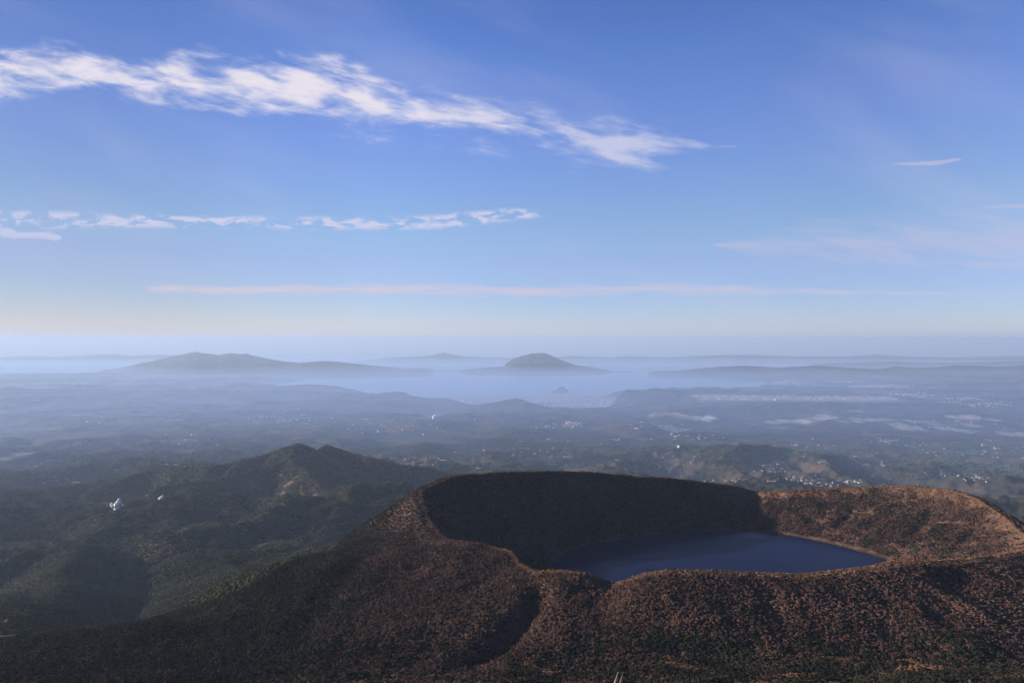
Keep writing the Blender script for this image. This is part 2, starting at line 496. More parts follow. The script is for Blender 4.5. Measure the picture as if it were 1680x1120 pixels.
BAYPX = [(428, 640), (455, 633), (500, 626), (560, 620), (640, 616), (740, 612), (760, 600), (1120, 600), (1130, 622), (1230, 628), (1275, 634), (1225, 642), (1110, 641), (1000, 649), (900, 650.5), (700, 652), (612, 652), (585, 647), (520, 644), (470, 643)]


def sea_dist(py):
    s = (py - HY) / F
    return (s - math.sqrt(max(s * s - 4 * CAMZ / EARTH, 0))) / 2 * EARTH


BAY = [(U(px) * sea_dist(py), sea_dist(py)) for px, py in BAYPX]


def poly_signed(x, y, poly):
    """signed distance, negative inside"""
    inside = np.zeros(x.shape, bool)
    best = np.full(x.shape, 1e12)
    n = len(poly)
    for i in range(n):
        ax, ay = poly[i]
        bx, by = poly[(i + 1) % n]
        cond = ((ay > y) != (by > y)) & (x < (bx - ax) * (y - ay) / (by - ay + 1e-12) + ax)
        inside ^= cond
        vx, vy = bx - ax, by - ay
        t = np.clip(((x - ax) * vx + (y - ay) * vy) / (vx * vx + vy * vy), 0, 1)
        best = np.minimum(best, (x - ax - vx * t) ** 2 + (y - ay - vy * t) ** 2)
    s = np.sqrt(best)
    return np.where(inside, -s, s)


PLAIN = [(-1650, 17300), (-900, 15900), (300, 15300), (1100, 14100), (1700, 14300), (2500, 16000), (2900, 17800), (2900, 20400), (-4200, 20400), (-3800, 18600)]
AIRPORT = [(4700, 15200), (9200, 14900), (9700, 16300), (4900, 16900)]


def height(x, y, fine=True):
    """true height of the ground above the sea (before the earth curves away)"""
    x = np.asarray(x, float)
    y = np.asarray(y, float)
    shp = x.shape
    x, y = x.ravel(), y.ravel()
    r = np.hypot(x, y)
    az = np.arctan2(x, y)
    azc = np.clip(az, -0.92, 0.92)
    u = np.tan(azc)
    d = r * np.cos(azc)
    h = base_height(u, d)
    ld = np.log(np.maximum(d, 1))
    # relief
    wn = (1 - sstep(d, 1500, 2200)) * sstep(d, 450, 700)
    wm = sstep(d, 1400, 2600) * (1 - sstep(d, 6500, 9000))
    wf = sstep(d, 5500, 9000)
    near = np.flatnonzero(wn > 0)
    if len(near):
        a, b = x[near], y[near]
        h[near] += wn[near] * (9 * fbm(a, b, 260, 4, 1) + 5 * (ridged(a, b, 110, 3, 5) - 0.5) + 1.4 * fbm(a, b, 26, 2, 9))
    mid = np.flatnonzero(wm > 0)
    if len(mid):
        a, b = x[mid], y[mid]
        wx = a + 120 * fbm(a, b, 500, 2, 60)
        h[mid] += wm[mid] * (150 * (ridged(wx, b, 1100, 5, 13, 0.5) - 0.5) + 26 * (ridged(a, wx * 0 + b, 240, 3, 19) - 0.5))
    far = np.flatnonzero(wf > 0)
    if len(far):
        a, b = x[far], y[far]
        wx = a + 500 * fbm(a, b, 2500, 2, 61)
        amp = 1.0 + 0.35 * sstep(d[far], 9000, 16000)
        h[far] += wf[far] * amp * (120 * (ridged(wx, b, 3000, 7, 23, 0.55) - 0.5) + 40 * fbm(a, b, 600, 4, 29) + 70 * fbm(a, b, 6000, 3, 31))
    # gullies
    for pts, hw, dep in GULLIES[3:]:
        pw = [(U(px) * dd, dd) for px, dd in pts]
        xs, ys = [p[0] for p in pw], [p[1] for p in pw]
        m = np.flatnonzero((x > min(xs) - hw * 3) & (x < max(xs) + hw * 3) & (y > min(ys) - hw * 3) & (y < max(ys) + hw * 3))
        if len(m):
            ds, par = seg_dist(x[m], y[m], pw)
            ds = ds + hw * 0.35 * fbm(x[m], y[m], hw * 2.5, 3, 71)
            h[m] -= dep * np.exp(-(ds / hw) ** 2 * 1.2) * np.sin(np.pi * np.clip(par * 0.9 + 0.05, 0, 1)) ** 0.6
    # hills of their own
    for px, py, dd, hw, st in BUMPS:
        hx, hyy, hz = W(px, py, dd)
        hz += dd * dd / EARTH
        m = np.flatnonzero((np.abs(x - hx) < hw * st * 4) & (np.abs(y - hyy) < hw * 4))
        if len(m):
            q = np.sqrt(((x[m] - hx) / (hw * st)) ** 2 + ((y[m] - hyy) / hw) ** 2)
            q = q * (1 + 0.25 * fbm(x[m], y[m], hw * 1.2, 3, 77))
            b0 = float(base_height(np.array([hx / hyy]), np.array([hyy]))[0])
            e_ = np.exp(-q * q * 0.8)
            h[m] += (max(hz - b0, 20.0) + 10 * fbm(x[m], y[m], hw * 0.4, 3, 78)) * e_
    m = np.flatnonzero((d > 2600) & (d < 8500))
    if len(m):
        a, b = x[m], y[m]
        ax_ = a + 50 * fbm(a, b, 260, 3, 81)
        by_ = b + 50 * fbm(a, b, 260, 3, 82)
        best = None
        for k, line in enumerate(TWIN):
            s, lw = seg_ridge(ax_, by_, line, 0.86 if k == 0 else 0.8, 230.0, away=True)
            best = s if best is None else smax(best, s, 16)
            low = lw if k == 0 else np.minimum(low, lw)
        best = best + 75 * (ridged(a + 0.3 * b, b * 0.45, 300, 4, 84) - 0.62) * sstep(low, 30, 260) * sstep(best, 300, 500)
        h[m] = smax(h[m], best, 30)
    m = np.flatnonzero((d > 900) & (d < 4200) & (x < -500))
    if len(m):
        a, b = x[m], y[m]
        wa, wb = a + 40 * fbm(a, b, 220, 3, 86), b + 40 * fbm(a, b, 220, 3, 87)
        for line in SPURS:
            pts = [(U(px) * dd, dd, CAMZ - (py - HY) / F * dd) for px, py, dd in line]
            s_ = seg_ridge(wa, wb, pts, 0.55, 260.0) + 8 * (ridged(a, b, 140, 3, 88) - 0.5)
            h[m] = smax(h[m], s_, 14)
    # flat coastal plain and airfield plateau, then the bay
    m = np.flatnonzero(d > 10000)
    if len(m):
        a, b = x[m], y[m]
        wob = 260 * fbm(a, b, 1500, 4, 91)
        s = poly_signed(a, b, PLAIN) + wob
        k = 1 - sstep(s, -150, 450)
        h[m] = h[m] * (1 - k) + (9 + 3 * fbm(a, b, 500, 2, 93)) * k
        s = poly_signed(a, b, AIRPORT) + wob * 0.4
        k = 1 - sstep(s, -100, 500)
        h[m] = h[m] * (1 - k) + 262 * k
        s = poly_signed(a, b, BAY) + 0.6 * wob
        k = 1 - sstep(s, -60, 500)
        h[m] = h[m] * (1 - k) + (-25) * k
        for px, py, dd, hw, st in [(921, 635, 21400, 150, 1.25), (914, 639, 21300, 130, 1.3)]:
            hx, hyy, hz = W(px, py, dd)
            q = np.sqrt(((a - hx) / (hw * st)) ** 2 + ((b - hyy) / hw) ** 2)
            h[m] = np.maximum(h[m], (hz + dd * dd / EARTH + 30) * np.exp(-q * q * 0.8) - 30)
        k = sstep(d[m] + 3 * wob, 33000, 40000)
        h[m] = h[m] * (1 - k) + (-40) * k
    # the crater
    m = np.flatnonzero((x > -900) & (x < 1900) & (y > 560) & (y < 2600))
    if len(m):
        h[m] = crater(x[m], y[m], h[m])
        for pts, hw, dep in GULLIES[:3] + [([(866, 1020), (874, 985), (884, 940), (880, 900), (860, 850), (838, 815)], 18, 8)]:
            pw = [(U(px) * dd, dd) for px, dd in pts]
            ds, par = seg_dist(x[m], y[m], pw)
            h[m] -= dep * np.exp(-(ds / hw) ** 2 * 1.2) * np.sin(np.pi * np.clip(par * 0.9 + 0.05, 0, 1)) ** 0.6
    return h.reshape(shp)


def zc(x, y):
    """height with the fall of the earth's curve"""
    return height(x, y) - (np.asarray(x) ** 2 + np.asarray(y) ** 2) / EARTH


def hit(px, py, d0=600.0, d1=40000.0, n=2600):
    """where the line of sight through a pixel meets the ground"""
    d = np.geomspace(d0, d1, n)
    x = U(px) * d
    z = zc(x, d)
    ray = CAMZ - (py - HY) / F * d
    k = np.flatnonzero(ray < z)
    i = k[0] if len(k) else n - 1
    if i > 0 and len(k):
        e0, e1 = ray[i - 1] - z[i - 1], z[i] - ray[i]
        dd = d[i - 1] + (d[i] - d[i - 1]) * e0 / (e0 + e1 + 1e-9)
    else:
        dd = d[i]
    return U(px) * dd, dd, float(zc(np.array([U(px) * dd]), np.array([dd]))[0])


BLUFF = hit(6, 1024)


# ------------------------------------------------------------------ object helpers
def link(ob, label=None, cat=None, group=None, kind=None, parent=None):
    COL.objects.link(ob)
    if parent is not None:
        ob.parent = parent
    if label:
        ob['label'] = label
    if cat:
        ob['category'] = cat
    if group:
        ob['group'] = group
    if kind:
        ob['kind'] = kind
    return ob


def np_mesh(name, verts, faces, smooth=True, mat=None):
    """faces: (n, 3) or (n, 4) int array"""
    me = bpy.data.meshes.new(name)
    v = np.asarray(verts, np.float32)
    f = np.asarray(faces, np.int32)
    me.vertices.add(len(v))
    me.vertices.foreach_set('co', v.ravel())
    k = f.shape[1]
    me.loops.add(f.size)
    me.loops.foreach_set('vertex_index', f.ravel())
    me.polygons.add(len(f))
    me.polygons.foreach_set('loop_start', np.arange(0, f.size, k, dtype=np.int32))
    me.polygons.foreach_set('loop_total', np.full(len(f), k, np.int32))
    me.polygons.foreach_set('use_smooth', np.full(len(f), smooth, bool))
    me.update(calc_edges=True)
    if mat:
        me.materials.append(mat)
    return me


def new_mat(name):
    m = bpy.data.materials.new(name)
    m.use_nodes = True
    t = m.node_tree
    t.nodes.clear()
    N = NT(t)
    out = N.n('ShaderNodeOutputMaterial')
    return m, N, out


def plain_mat(name, col, rough=0.8, var=0.25, scale=1.0, spec=0.2):
    m, N, out = new_mat(name)
    tc = N.n('ShaderNodeTexCoord')
    nz = N.noise(tc.outputs['Object'], scale, 4.0)
    c = N.mix(N.remap(nz, 0.3, 0.7), tuple(q * (1 - var) for q in col), tuple(min(q * (1 + var), 1) for q in col))
    b = N.n('ShaderNodeBsdfPrincipled')
    N.put(b.inputs['Base Color'], c)
    b.inputs['Roughness'].default_value = rough
    b.inputs['Specular IOR Level'].default_value = spec
    N.t.links.new(b.outputs[0], out.inputs[0])
    return m


# ------------------------------------------------------------------ ground material
def ground_material():
    m, N, out = new_mat("ground_cover")
    geo = N.n('ShaderNodeNewGeometry')
    pos = geo.outputs['Position']
    at = N.n('ShaderNodeAttribute', attribute_name='cover')
    sep = N.n('ShaderNodeSeparateColor')
    N.put(sep.inputs[0], at.outputs['Color'])
    field, town, brown = sep.outputs[0], sep.outputs[1], sep.outputs[2]
    rock = at.outputs['Alpha']
    n_small = N.noise(pos, 1 / 9.0, 4, 0.6)
    n_mid = N.noise(pos, 1 / 70.0, 5, 0.6)
    n_big = N.noise(pos, 1 / 420.0, 5, 0.6)
    forest = N.mix(N.remap(n_mid, 0.35, 0.65), (0.0048, 0.0064, 0.0036), (0.0161, 0.0185, 0.0088))
    forest = N.mix(N.m('MULTIPLY', N.remap(n_big, 0.5, 0.75), 0.6), forest, (0.0242, 0.0194, 0.0137))
    dry = N.mix(N.remap(n_small, 0.3, 0.7), (0.0261, 0.0177, 0.0130), (0.0558, 0.0372, 0.0261))
    c = N.mix(brown, forest, dry)
    # fields: small blocks of differing tone
    vor = N.n('ShaderNodeTexVoronoi', feature='F1', voronoi_dimensions='2D')
    N.put(vor.inputs['Vector'], pos)
    vor.inputs['Scale'].default_value = 1 / 85.0
    cr = N.n('ShaderNodeSeparateColor')
    N.put(cr.inputs[0], vor.outputs['Color'])
    fcol = N.mix(cr.outputs[0], (0.0185, 0.0200, 0.0108), (0.0615, 0.0430, 0.0307))
    fcol = N.mix(N.remap(cr.outputs[1], 0.6, 0.9), fcol, (0.0400, 0.0307, 0.0230))
    c = N.mix(N.m('MULTIPLY', field, N.remap(N.m('ADD', cr.outputs[2], N.m('MULTIPLY', field, 0.9)), 0.55, 0.75)), c, fcol)
    tcol = N.mix(N.remap(N.noise(pos, 1 / 28.0, 3, 0.7), 0.42, 0.6), (0.0620, 0.0682, 0.0558), (0.2604, 0.2356, 0.2232))
    c = N.mix(N.m('MULTIPLY', town, N.remap(n_mid, 0.35, 0.55, 0.4, 1.0)), c, tcol)
    rcol = N.mix(N.remap(n_small, 0.35, 0.65), (0.0458, 0.0264, 0.0178), (0.1118, 0.0635, 0.0407))
    c = N.mix(rock, c, rcol)
    b = N.n('ShaderNodeBsdfPrincipled')
    N.put(b.inputs['Base Color'], c)
    b.inputs['Roughness'].default_value = 0.95
    b.inputs['Specular IOR Level'].default_value = 0.05
    bump = N.n('ShaderNodeBump')
    bump.inputs['Strength'].default_value = 0.9
    bump.inputs['Distance'].default_value = 9.0
    N.put(bump.inputs['Height'], N.noise(pos, 1 / 24.0, 5, 0.65))
    N.put(b.inputs['Normal'], bump.outputs[0])
    N.t.links.new(b.outputs[0], out.inputs[0])
    return m


M_GROUND = ground_material()


# ------------------------------------------------------------------ ground sheet
def cover(x, y, z):
    r = np.hypot(x, y)
    azc = np.clip(np.arctan2(x, y), -0.92, 0.92)
    d = r * np.cos(azc)
    u = np.tan(azc)
    px = u * F + HX
    field = sstep(fbm(x, y, 1300, 6, 101, 0.6), 0.10, 0.36) * sstep(d, 5200, 7500) * 0.8
    field = np.maximum(field, sstep(fbm(x, y, 700, 4, 103), 0.10, 0.32) * sstep(d, 5600, 6800) * 0.9)
    for fx, fy, fd, sx, sy in [(1350, 772, 6400, 520, 420), (1290, 790, 5900, 600, 350), (1420, 765, 6800, 300, 250), (1000, 770, 6500, 900, 250), (1560, 800, 5400, 500, 300), (640, 765, 7000, 700, 300)]:
        hx, hy, _ = W(fx, fy, fd)
        q = ((x - hx) / sx) ** 2 + ((y - hy) / sy) ** 2
        field = np.maximum(field, np.exp(-q) * 1.1)
    field = np.clip(field, 0, 1)
    s = poly_signed(x, y, PLAIN) if len(x) else x
    town = (1 - sstep(s, -400, 400)) * sstep(fbm(x, y, 1500, 4, 107), -0.45, 0.1)
    s2 = poly_signed(x, y, AIRPORT)
    town = np.maximum(town, (1 - sstep(s2, -200, 300)) * 0.8)
    town = np.maximum(town, sstep(fbm(x, y, 1100, 3, 109), 0.34, 0.5) * sstep(d, 7000, 10000) * 0.8)
    for fx, fy, fd, sx, sy in [(1290, 632, 24500, 1500, 700), (1430, 637, 22000, 1000, 500)]:
        hx, hy, _ = W(fx, fy, fd)
        town = np.maximum(town, np.exp(-((x - hx) / sx) ** 2 - ((y - hy) / sy) ** 2))
    town *= 1 - sstep(z + (x * x + y * y) / EARTH, 18, 45) * (d > 13000) * (px < 1090)
    near = 1 - sstep(d, 1700, 2300)
    # dark evergreen wood towards the left flank, dry scrub round the crater
    g = sstep(-x + 90 * fbm(x, y, 200, 3, 111), 180, 360)
    brown = near * (1 - 0.8 * g) * sstep(fbm(x, y, 120, 4, 113), -0.55, -0.1)
    brown = np.maximum(brown, sstep(fbm(x, y, 900, 5, 115), 0.16, 0.42) * 0.7 * (1 - near))
    # bare earth
    rock = np.zeros_like(x)
    ths = np.arctan2(y - CY, x - CX)
    rr = np.hypot(x - CX, y - CY)
    rim = np.interp(ths, TG, RIM_R)
    sh = np.interp(ths, TG, SH_R)
    rightside = sstep(np.cos(ths - 0.35), 0.35, 0.85)
    rock = np.maximum(rock, rightside * sstep(rr, rim - 50, rim - 4) * (1 - sstep(rr, rim + 4, rim + 18)) * sstep(fbm(x, y, 45, 3, 121), -0.35, 0.2))
    rock = np.maximum(rock, rightside * 0.6 * (1 - sstep(rr, rim, rim + 5)) * sstep(fbm(x, y, 60, 5, 123, 0.65), 0.14, 0.3) * (rr > sh + 8))
    rock = np.maximum(rock, (1 - sstep(np.abs(rr - sh - 5), 3, 7)) * sstep(np.cos(ths - 0.2), 0.72, 0.90) * sstep(fbm(x, y, 25, 2, 125), -0.5, 0.0))
    rock = np.maximum(rock, np.exp(-(((x - BLUFF[0]) / 14) ** 2 + ((y - BLUFF[1]) / 14) ** 2) ** 2))
    for fx, fy, fd, rad in [(474, 782, 4300, 38), (488, 778, 4360, 28), (465, 786, 4250, 20), (520, 778, 4300, 28), (508, 787, 4220, 20), (529, 796, 4100, 24), (545, 814, 3980, 24), (516, 812, 4020, 22)]:
        hx, hy, _ = W(fx, fy, fd)
        rock = np.maximum(rock, np.exp(-(((x - hx) / rad) ** 2 + ((y - hy) / (rad * 0.8)) ** 2) ** 2))
    return np.stack([field, town, np.clip(brown, 0, 1), np.clip(rock, 0, 1)], 1)


def build_ground():
    fine = np.radians(np.arange(-44, 44.01, 0.088))
    left = np.radians(np.concatenate([np.arange(-180, -60, 4), np.arange(-60, -44, 0.5)]))
    right = np.radians(np.concatenate([np.arange(44.5, 60, 0.5), np.arange(60, 180.1, 4)]))
    az = np.concatenate([left, fine, right])
    rr = [3.0]
    while rr[-1] < 42000:
        q = rr[-1]
        k = 1.06 if q < 560 else (1.0023 if q < 2100 else (1.0042 if q < 7500 else (1.005 if q < 25000 else 1.012)))
        rr.append(q * k)
    rr = np.array(rr)
    A, RR = np.meshgrid(az, rr, indexing='ij')
    x = (np.sin(A) * RR).ravel()
    y = (np.cos(A) * RR).ravel()
    z = zc(x, y)
    cv = cover(x, y, z)
    na, nr = len(az), len(rr)
    idx = np.arange(na * nr).reshape(na, nr)
    f = np.stack([idx[:-1, :-1], idx[:-1, 1:], idx[1:, 1:], idx[1:, :-1]], -1).reshape(-1, 4)[:, ::-1]
    # centre cap
    fx = x[f].mean(1)
    fy = y[f].mean(1)
    th = np.arctan2(fy - CY, fx - CX)
    rad = np.hypot(fx - CX, fy - CY)
    is_cr = rad < np.interp(th, TG, RIM_R) + 45
    p = TWIN[0][8]
    is_tw = (fy > 3700) & (fy < 6300) & (fx > -3400) & (fx < -100)
    b0 = base_height(fx / np.maximum(fy, 1), np.maximum(fy, 2))
    zz = (z + (x * x + y * y) / EARTH)[f].mean(1)
    is_tw &= (zz > b0 + 70)
    groups = [("ground", ~(is_cr | is_tw)), ("crater_hill", is_cr), ("twin_peak_hill", is_tw)]
    for name, mk in groups:
        ff = f[mk]
        used, inv = np.unique(ff, return_inverse=True)
        vv = np.stack([x[used], y[used], z[used]], 1)
        me = np_mesh(name, vv, inv.reshape(-1, 4), True, M_GROUND)
        ca = me.color_attributes.new('cover', 'FLOAT_COLOR', 'POINT')
        ca.data.foreach_set('color', cv[used].astype(np.float32).ravel())
        link(bpy.data.objects.new(name, me), kind='structure')


build_ground()


# ------------------------------------------------------------------ water
def water_material(name, col, rough, bump_scale, bump_d, streak=False, ior=1.33):
    m, N, out = new_mat(name)
    geo = N.n('ShaderNodeNewGeometry')
    b = N.n('ShaderNodeBsdfPrincipled')
    b.inputs['Base Color'].default_value = (*col, 1)
    b.inputs['Roughness'].default_value = rough
    b.inputs['IOR'].default_value = ior
    bump = N.n('ShaderNodeBump')
    bump.inputs['Strength'].default_value = 0.5
    bump.inputs['Distance'].default_value = bump_d
    mp = N.n('ShaderNodeMapping')
    N.put(mp.inputs[0], geo.outputs['Position'])
    mp.inputs['Scale'].default_value = (0.35, 1.0, 1.0)
    mp.inputs['Rotation'].default_value = (0, 0, 0.2)
    N.put(bump.inputs['Height'], N.noise(mp.outputs[0], bump_scale, 3, 0.6))
    N.put(b.inputs['Normal'], bump.outputs[0])
    if streak:
        mp2 = N.n('ShaderNodeMapping')
        N.put(mp2.inputs[0], geo.outputs['Position'])
        mp2.inputs['Scale'].default_value = (0.12, 1.0, 1.0)
        mp2.inputs['Rotation'].default_value = (0, 0, 0.12)
        s = N.noise(mp2.outputs[0], 1 / 34.0, 4, 0.6, 0.4)
        N.put(b.inputs['Roughness'], N.remap(s, 0.35, 0.75, rough, rough + 0.2))
    N.t.links.new(b.outputs[0], out.inputs[0])
    return m


def build_water():
    th = np.linspace(-np.pi, np.pi, 241)[:-1]
    r = np.interp(th, TG, SH_R) + 14
    rings = np.array([0.0001, 0.3, 0.6, 0.85, 1.0])
    v = [[(CX + math.cos(t) * q * k, CY + math.sin(t) * q * k, LAKE_Z) for t, q in zip(th, r)] for k in rings]
    v = np.array(v).reshape(-1, 3)
    n = len(th)
    f = []
    for i in range(len(rings) - 1):
        for j in range(n):
            f.append((i * n + j, (i + 1) * n + j, (i + 1) * n + (j + 1) % n, i * n + (j + 1) % n))
    me = np_mesh("lake_water", v, np.array(f), True, water_material("lake_water", (0.004, 0.008, 0.030), 0.08, 0.5, 0.03, True, 1.085))
    link(bpy.data.objects.new("lake_water", me), kind='structure')
    az = np.radians(np.linspace(-75, 75, 101))
    rr = np.geomspace(9000, 162000, 160)
    A, RR = np.meshgrid(az, rr, indexing='ij')
    x, y = np.sin(A) * RR, np.cos(A) * RR
    z = -(x * x + y * y) / EARTH
    idx = np.arange(x.size).reshape(x.shape)
    f = np.stack([idx[:-1, :-1], idx[1:, :-1], idx[1:, 1:], idx[:-1, 1:]], -1).reshape(-1, 4)
    me = np_mesh("sea_water", np.stack([x.ravel(), y.ravel(), z.ravel()], 1), f, True, water_material("sea_water", (0.02, 0.04, 0.06), 0.3, 1 / 60.0, 0.0))
    link(bpy.data.objects.new("sea_water", me), kind='structure')


build_water()


# ------------------------------------------------------------------ mountains across the water
def far_range(name, crest, dist, near_w, far_w, seed, amp=0.10, foot=0.0):
    """crest: photograph pixels of the skyline; a heightfield with real depth round that crest"""
    px = [c[0] for c in crest]
    us = np.linspace(U(px[0]), U(px[-1]), max(60, int((px[-1] - px[0]) * 0.8)))
    tt = np.linspace(-1, 1, 90)
    Um, T = np.meshgrid(us, tt, indexing='ij')
    wob = 0.06 * dist * fbm(Um * 8, T * 0.2, 1.0, 3, seed)
    D = dist + np.where(T < 0, T * near_w, T * far_w)
    x, y = Um * D, D
    r2 = x * x + y * y
    cy = np.interp(Um, [U(p) for p in px], [c[1] for c in crest])
    ridge_d = dist
    ztop = CAMZ - (cy - HY) / F * ridge_d + (Um * Um + 1) * ridge_d ** 2 / EARTH
    ztop = np.maximum(ztop, foot + 5)
    prof = (1 - np.abs(T)) ** 1.25
    nz = ridged(x, y, near_w * 0.55, 5, seed + 3, 0.55) - 0.55
    z = foot - 30 + (ztop - foot + 30) * prof * (1 + 1.6 * amp * nz * (np.abs(T) > 0.02) * np.clip(np.abs(T) * 6, 0, 1) * 3)
    z = z + (ztop - foot) * amp * 0.35 * fbm(x, y, near_w * 0.12, 3, seed + 5)
    ends = np.clip(np.minimum(Um - us[0], us[-1] - Um) / (0.02), 0, 1)
    z = (foot - 30) + (z - foot + 30) * ends ** 0.7
    z = z - r2 / EARTH
    idx = np.arange(x.size).reshape(x.shape)
    f = np.stack([idx[:-1, :-1], idx[1:, :-1], idx[1:, 1:], idx[:-1, 1:]], -1).reshape(-1, 4)
    me = np_mesh(name, np.stack([x.ravel(), y.ravel(), z.ravel()], 1), f, True, M_FAR)
    return link(bpy.data.objects.new(name, me), kind='structure')


M_FAR = plain_mat("far_forest", (0.009, 0.014, 0.017), 0.95, 0.5, 1 / 900.0, 0.05)

far_range("volcano_island", [(718, 619), (745, 613), (770, 608), (800, 604.5), (826, 603), (832, 597), (842, 590), (855, 585.5), (866, 583), (872, 581), (878, 581.8), (885, 580.2), (893, 580), (899, 582.5), (906, 585.5), (916, 590), (930, 596), (945, 601), (965, 603.5), (985, 607), (1000, 611), (1040, 617), (1060, 620)],
          36500, 5200, 5000, 201, 0.10)
far_range("distant_mountains", [(150, 612), (200, 605), (232, 597), (255, 593), (280, 586.5), (300, 583), (312, 580), (322, 578.5), (332, 580.5), (345, 582), (358, 584), (370, 582), (378, 581), (392, 582), (404, 581.5), (414, 585), (440, 590), (470, 595), (490, 597), (520, 594), (540, 594), (570, 597), (600, 600), (640, 604), (665, 607), (690, 606.5), (705, 609), (740, 613), (790, 618)],
          37500, 9500, 6000, 211, 0.12)
far_range("distant_mountains", [(-140, 592), (-40, 590), (20, 586.5), (60, 585.5), (90, 587), (130, 585), (160, 583), (190, 582.5), (215, 585), (260, 583.5), (300, 585), (420, 592)],
          62000, 6000, 5000, 221, 0.10)
far_range("distant_mountains", [(560, 597), (640, 588), (700, 586), (722, 582), (728, 580), (735, 582), (760, 586), (800, 588), (860, 589), (920, 587), (940, 585.5), (1000, 588), (1030, 586), (1100, 588), (1180, 584), (1240, 583.5), (1290, 586), (1380, 587), (1440, 583), (1480, 586), (1560, 588), (1680, 585), (1820, 587)],
          60000, 9000, 5000, 231, 0.10)
far_range("distant_mountains", [(1060, 612), (1110, 610), (1150, 606), (1180, 603.5), (1215, 602), (1250, 603), (1275, 605), (1310, 603), (1345, 601.5), (1375, 604), (1405, 607), (1440, 607.5), (1470, 603), (1500, 605), (1540, 604), (1570, 600.5), (1610, 602), (1640, 603.5), (1680, 600), (1740, 601), (1830, 605)],
          33500, 5000, 6000, 241, 0.12)
far_range("distant_mountains", [(1320, 598), (1400, 597), (1470, 595), (1520, 597), (1600, 596), (1680, 594), (1830, 597)], 44000, 6000, 5000, 251, 0.12)


# ------------------------------------------------------------------ shrubs and trees
def leaf_mat(name, cols, spread=0.35):
    m, N, out = new_mat(name)
    at = N.n('ShaderNodeAttribute', attribute_type='INSTANCER', attribute_name='tint')
    oi = N.n('ShaderNodeObjectInfo')
    geo = N.n('ShaderNodeNewGeometry')
    rnd = N.m('ADD', at.outputs['Fac'], N.m('MULTIPLY', N.m('SUBTRACT', geo.outputs['Random Per Island'], 0.5), spread), clamp=True)
    ramp = N.n('ShaderNodeValToRGB')
    cr = ramp.color_ramp
    cr.elements[0].position = 0.0
    cr.elements[0].color = (*cols[0], 1)
    cr.elements[1].position = 1.0
    cr.elements[1].color = (*cols[-1], 1)
    for i, c in enumerate(cols[1:-1]):
        e = cr.elements.new((i + 1) / (len(cols) - 1))
        e.color = (*c, 1)
    N.put(ramp.inputs[0], rnd)
    b = N.n('ShaderNodeBsdfPrincipled')
    N.put(b.inputs['Base Color'], ramp.outputs[0])
    b.inputs['Roughness'].default_value = 0.9
    b.inputs['Specular IOR Level'].default_value = 0.08
    N.t.links.new(b.outputs[0], out.inputs[0])
    return m


M_DRY = leaf_mat("dry_twigs", [(0.0361, 0.0198, 0.0155), (0.0568, 0.0310, 0.0249), (0.0808, 0.0447, 0.0344), (0.1161, 0.0688, 0.0516)], 0.2)
M_GREEN = leaf_mat("evergreen_leaves", [(0.0056, 0.0067, 0.0039), (0.0101, 0.0123, 0.0062), (0.0179, 0.0196, 0.0095), (0.0337, 0.0303, 0.0157)])
M_GRASS = leaf_mat("dry_grass", [(0.0731, 0.0406, 0.0244), (0.1137, 0.0649, 0.0381), (0.1461, 0.0893, 0.0528), (0.1786, 0.1218, 0.0731)])
M_BARK = plain_mat("bark", (0.10, 0.08, 0.065), 0.95, 0.3, 3.0)


def crown_mesh(name, mat, seed, n=230, blob=6, w=1.0, hgt=1.0, leaf=0.17, lift=0.35):
    """clumps of many small leaf-sized faces; about one unit in radius"""
    g = np.random.default_rng(seed)
    c = g.normal(size=(blob, 3)) * np.array([0.42, 0.42, 0.22])
    c[:, 2] += 0.55 * hgt + lift
    rad = g.uniform(0.38, 0.62, blob)
    vs, fs = [], []
    for i in range(n):
        b = g.integers(blob)
        d = g.normal(size=3)
        d /= np.linalg.norm(d)
        if d[2] < -0.3:
            d[2] *= -0.5
        p = c[b] * np.array([w, w, 1]) + d * rad[b] * g.uniform(0.75, 1.08) * np.array([w, w, hgt])
        nrm = d + g.normal(size=3) * 0.32
        nrm /= np.linalg.norm(nrm)
        t = np.cross(nrm, g.normal(size=3))
        t /= np.linalg.norm(t)
        q = np.cross(nrm, t)
        s = leaf * g.uniform(0.6, 1.4)
        k = len(vs)
        vs += [p - t * s - q * s * 0.5, p + t * s - q * s * 0.6, p + t * s * 0.5 + q * s, p - t * s * 0.6 + q * s * 0.8]
        fs.append((k, k + 1, k + 2, k + 3))
    return np_mesh(name, np.array(vs), np.array(fs), False, mat)


def trunk_mesh(name, seed, h=0.9):
    g = np.random.default_rng(seed)
    vs, fs = [], []

    def limb(a, b, ra, rb):
        a, b = np.array(a, float), np.array(b, float)
        d = b - a
        d /= np.linalg.norm(d)
        t = np.cross(d, [0.3, 0.9, 0.1])
        t /= np.linalg.norm(t)
        q = np.cross(d, t)
        k = len(vs)
        for p, r_ in ((a, ra), (b, rb)):
            for i in range(6):
                an = i * math.pi / 3
                vs.append(p + (t * math.cos(an) + q * math.sin(an)) * r_)
        for i in range(6):
            j = (i + 1) % 6
            fs.append((k + i, k + j, k + 6 + j, k + 6 + i))
    top = (g.uniform(-.1, .1), g.uniform(-.1, .1), h * 0.55)
    limb((0, 0, -0.35), top, 0.085, 0.06)
    for i in range(5):
        an = i * 1.26 + g.uniform(-.4, .4)
        limb(top, (math.cos(an) * 0.5, math.sin(an) * 0.5, h * g.uniform(0.95, 1.35)), 0.045, 0.012)
    return np_mesh(name, np.array(vs), np.array(fs), True, M_BARK)


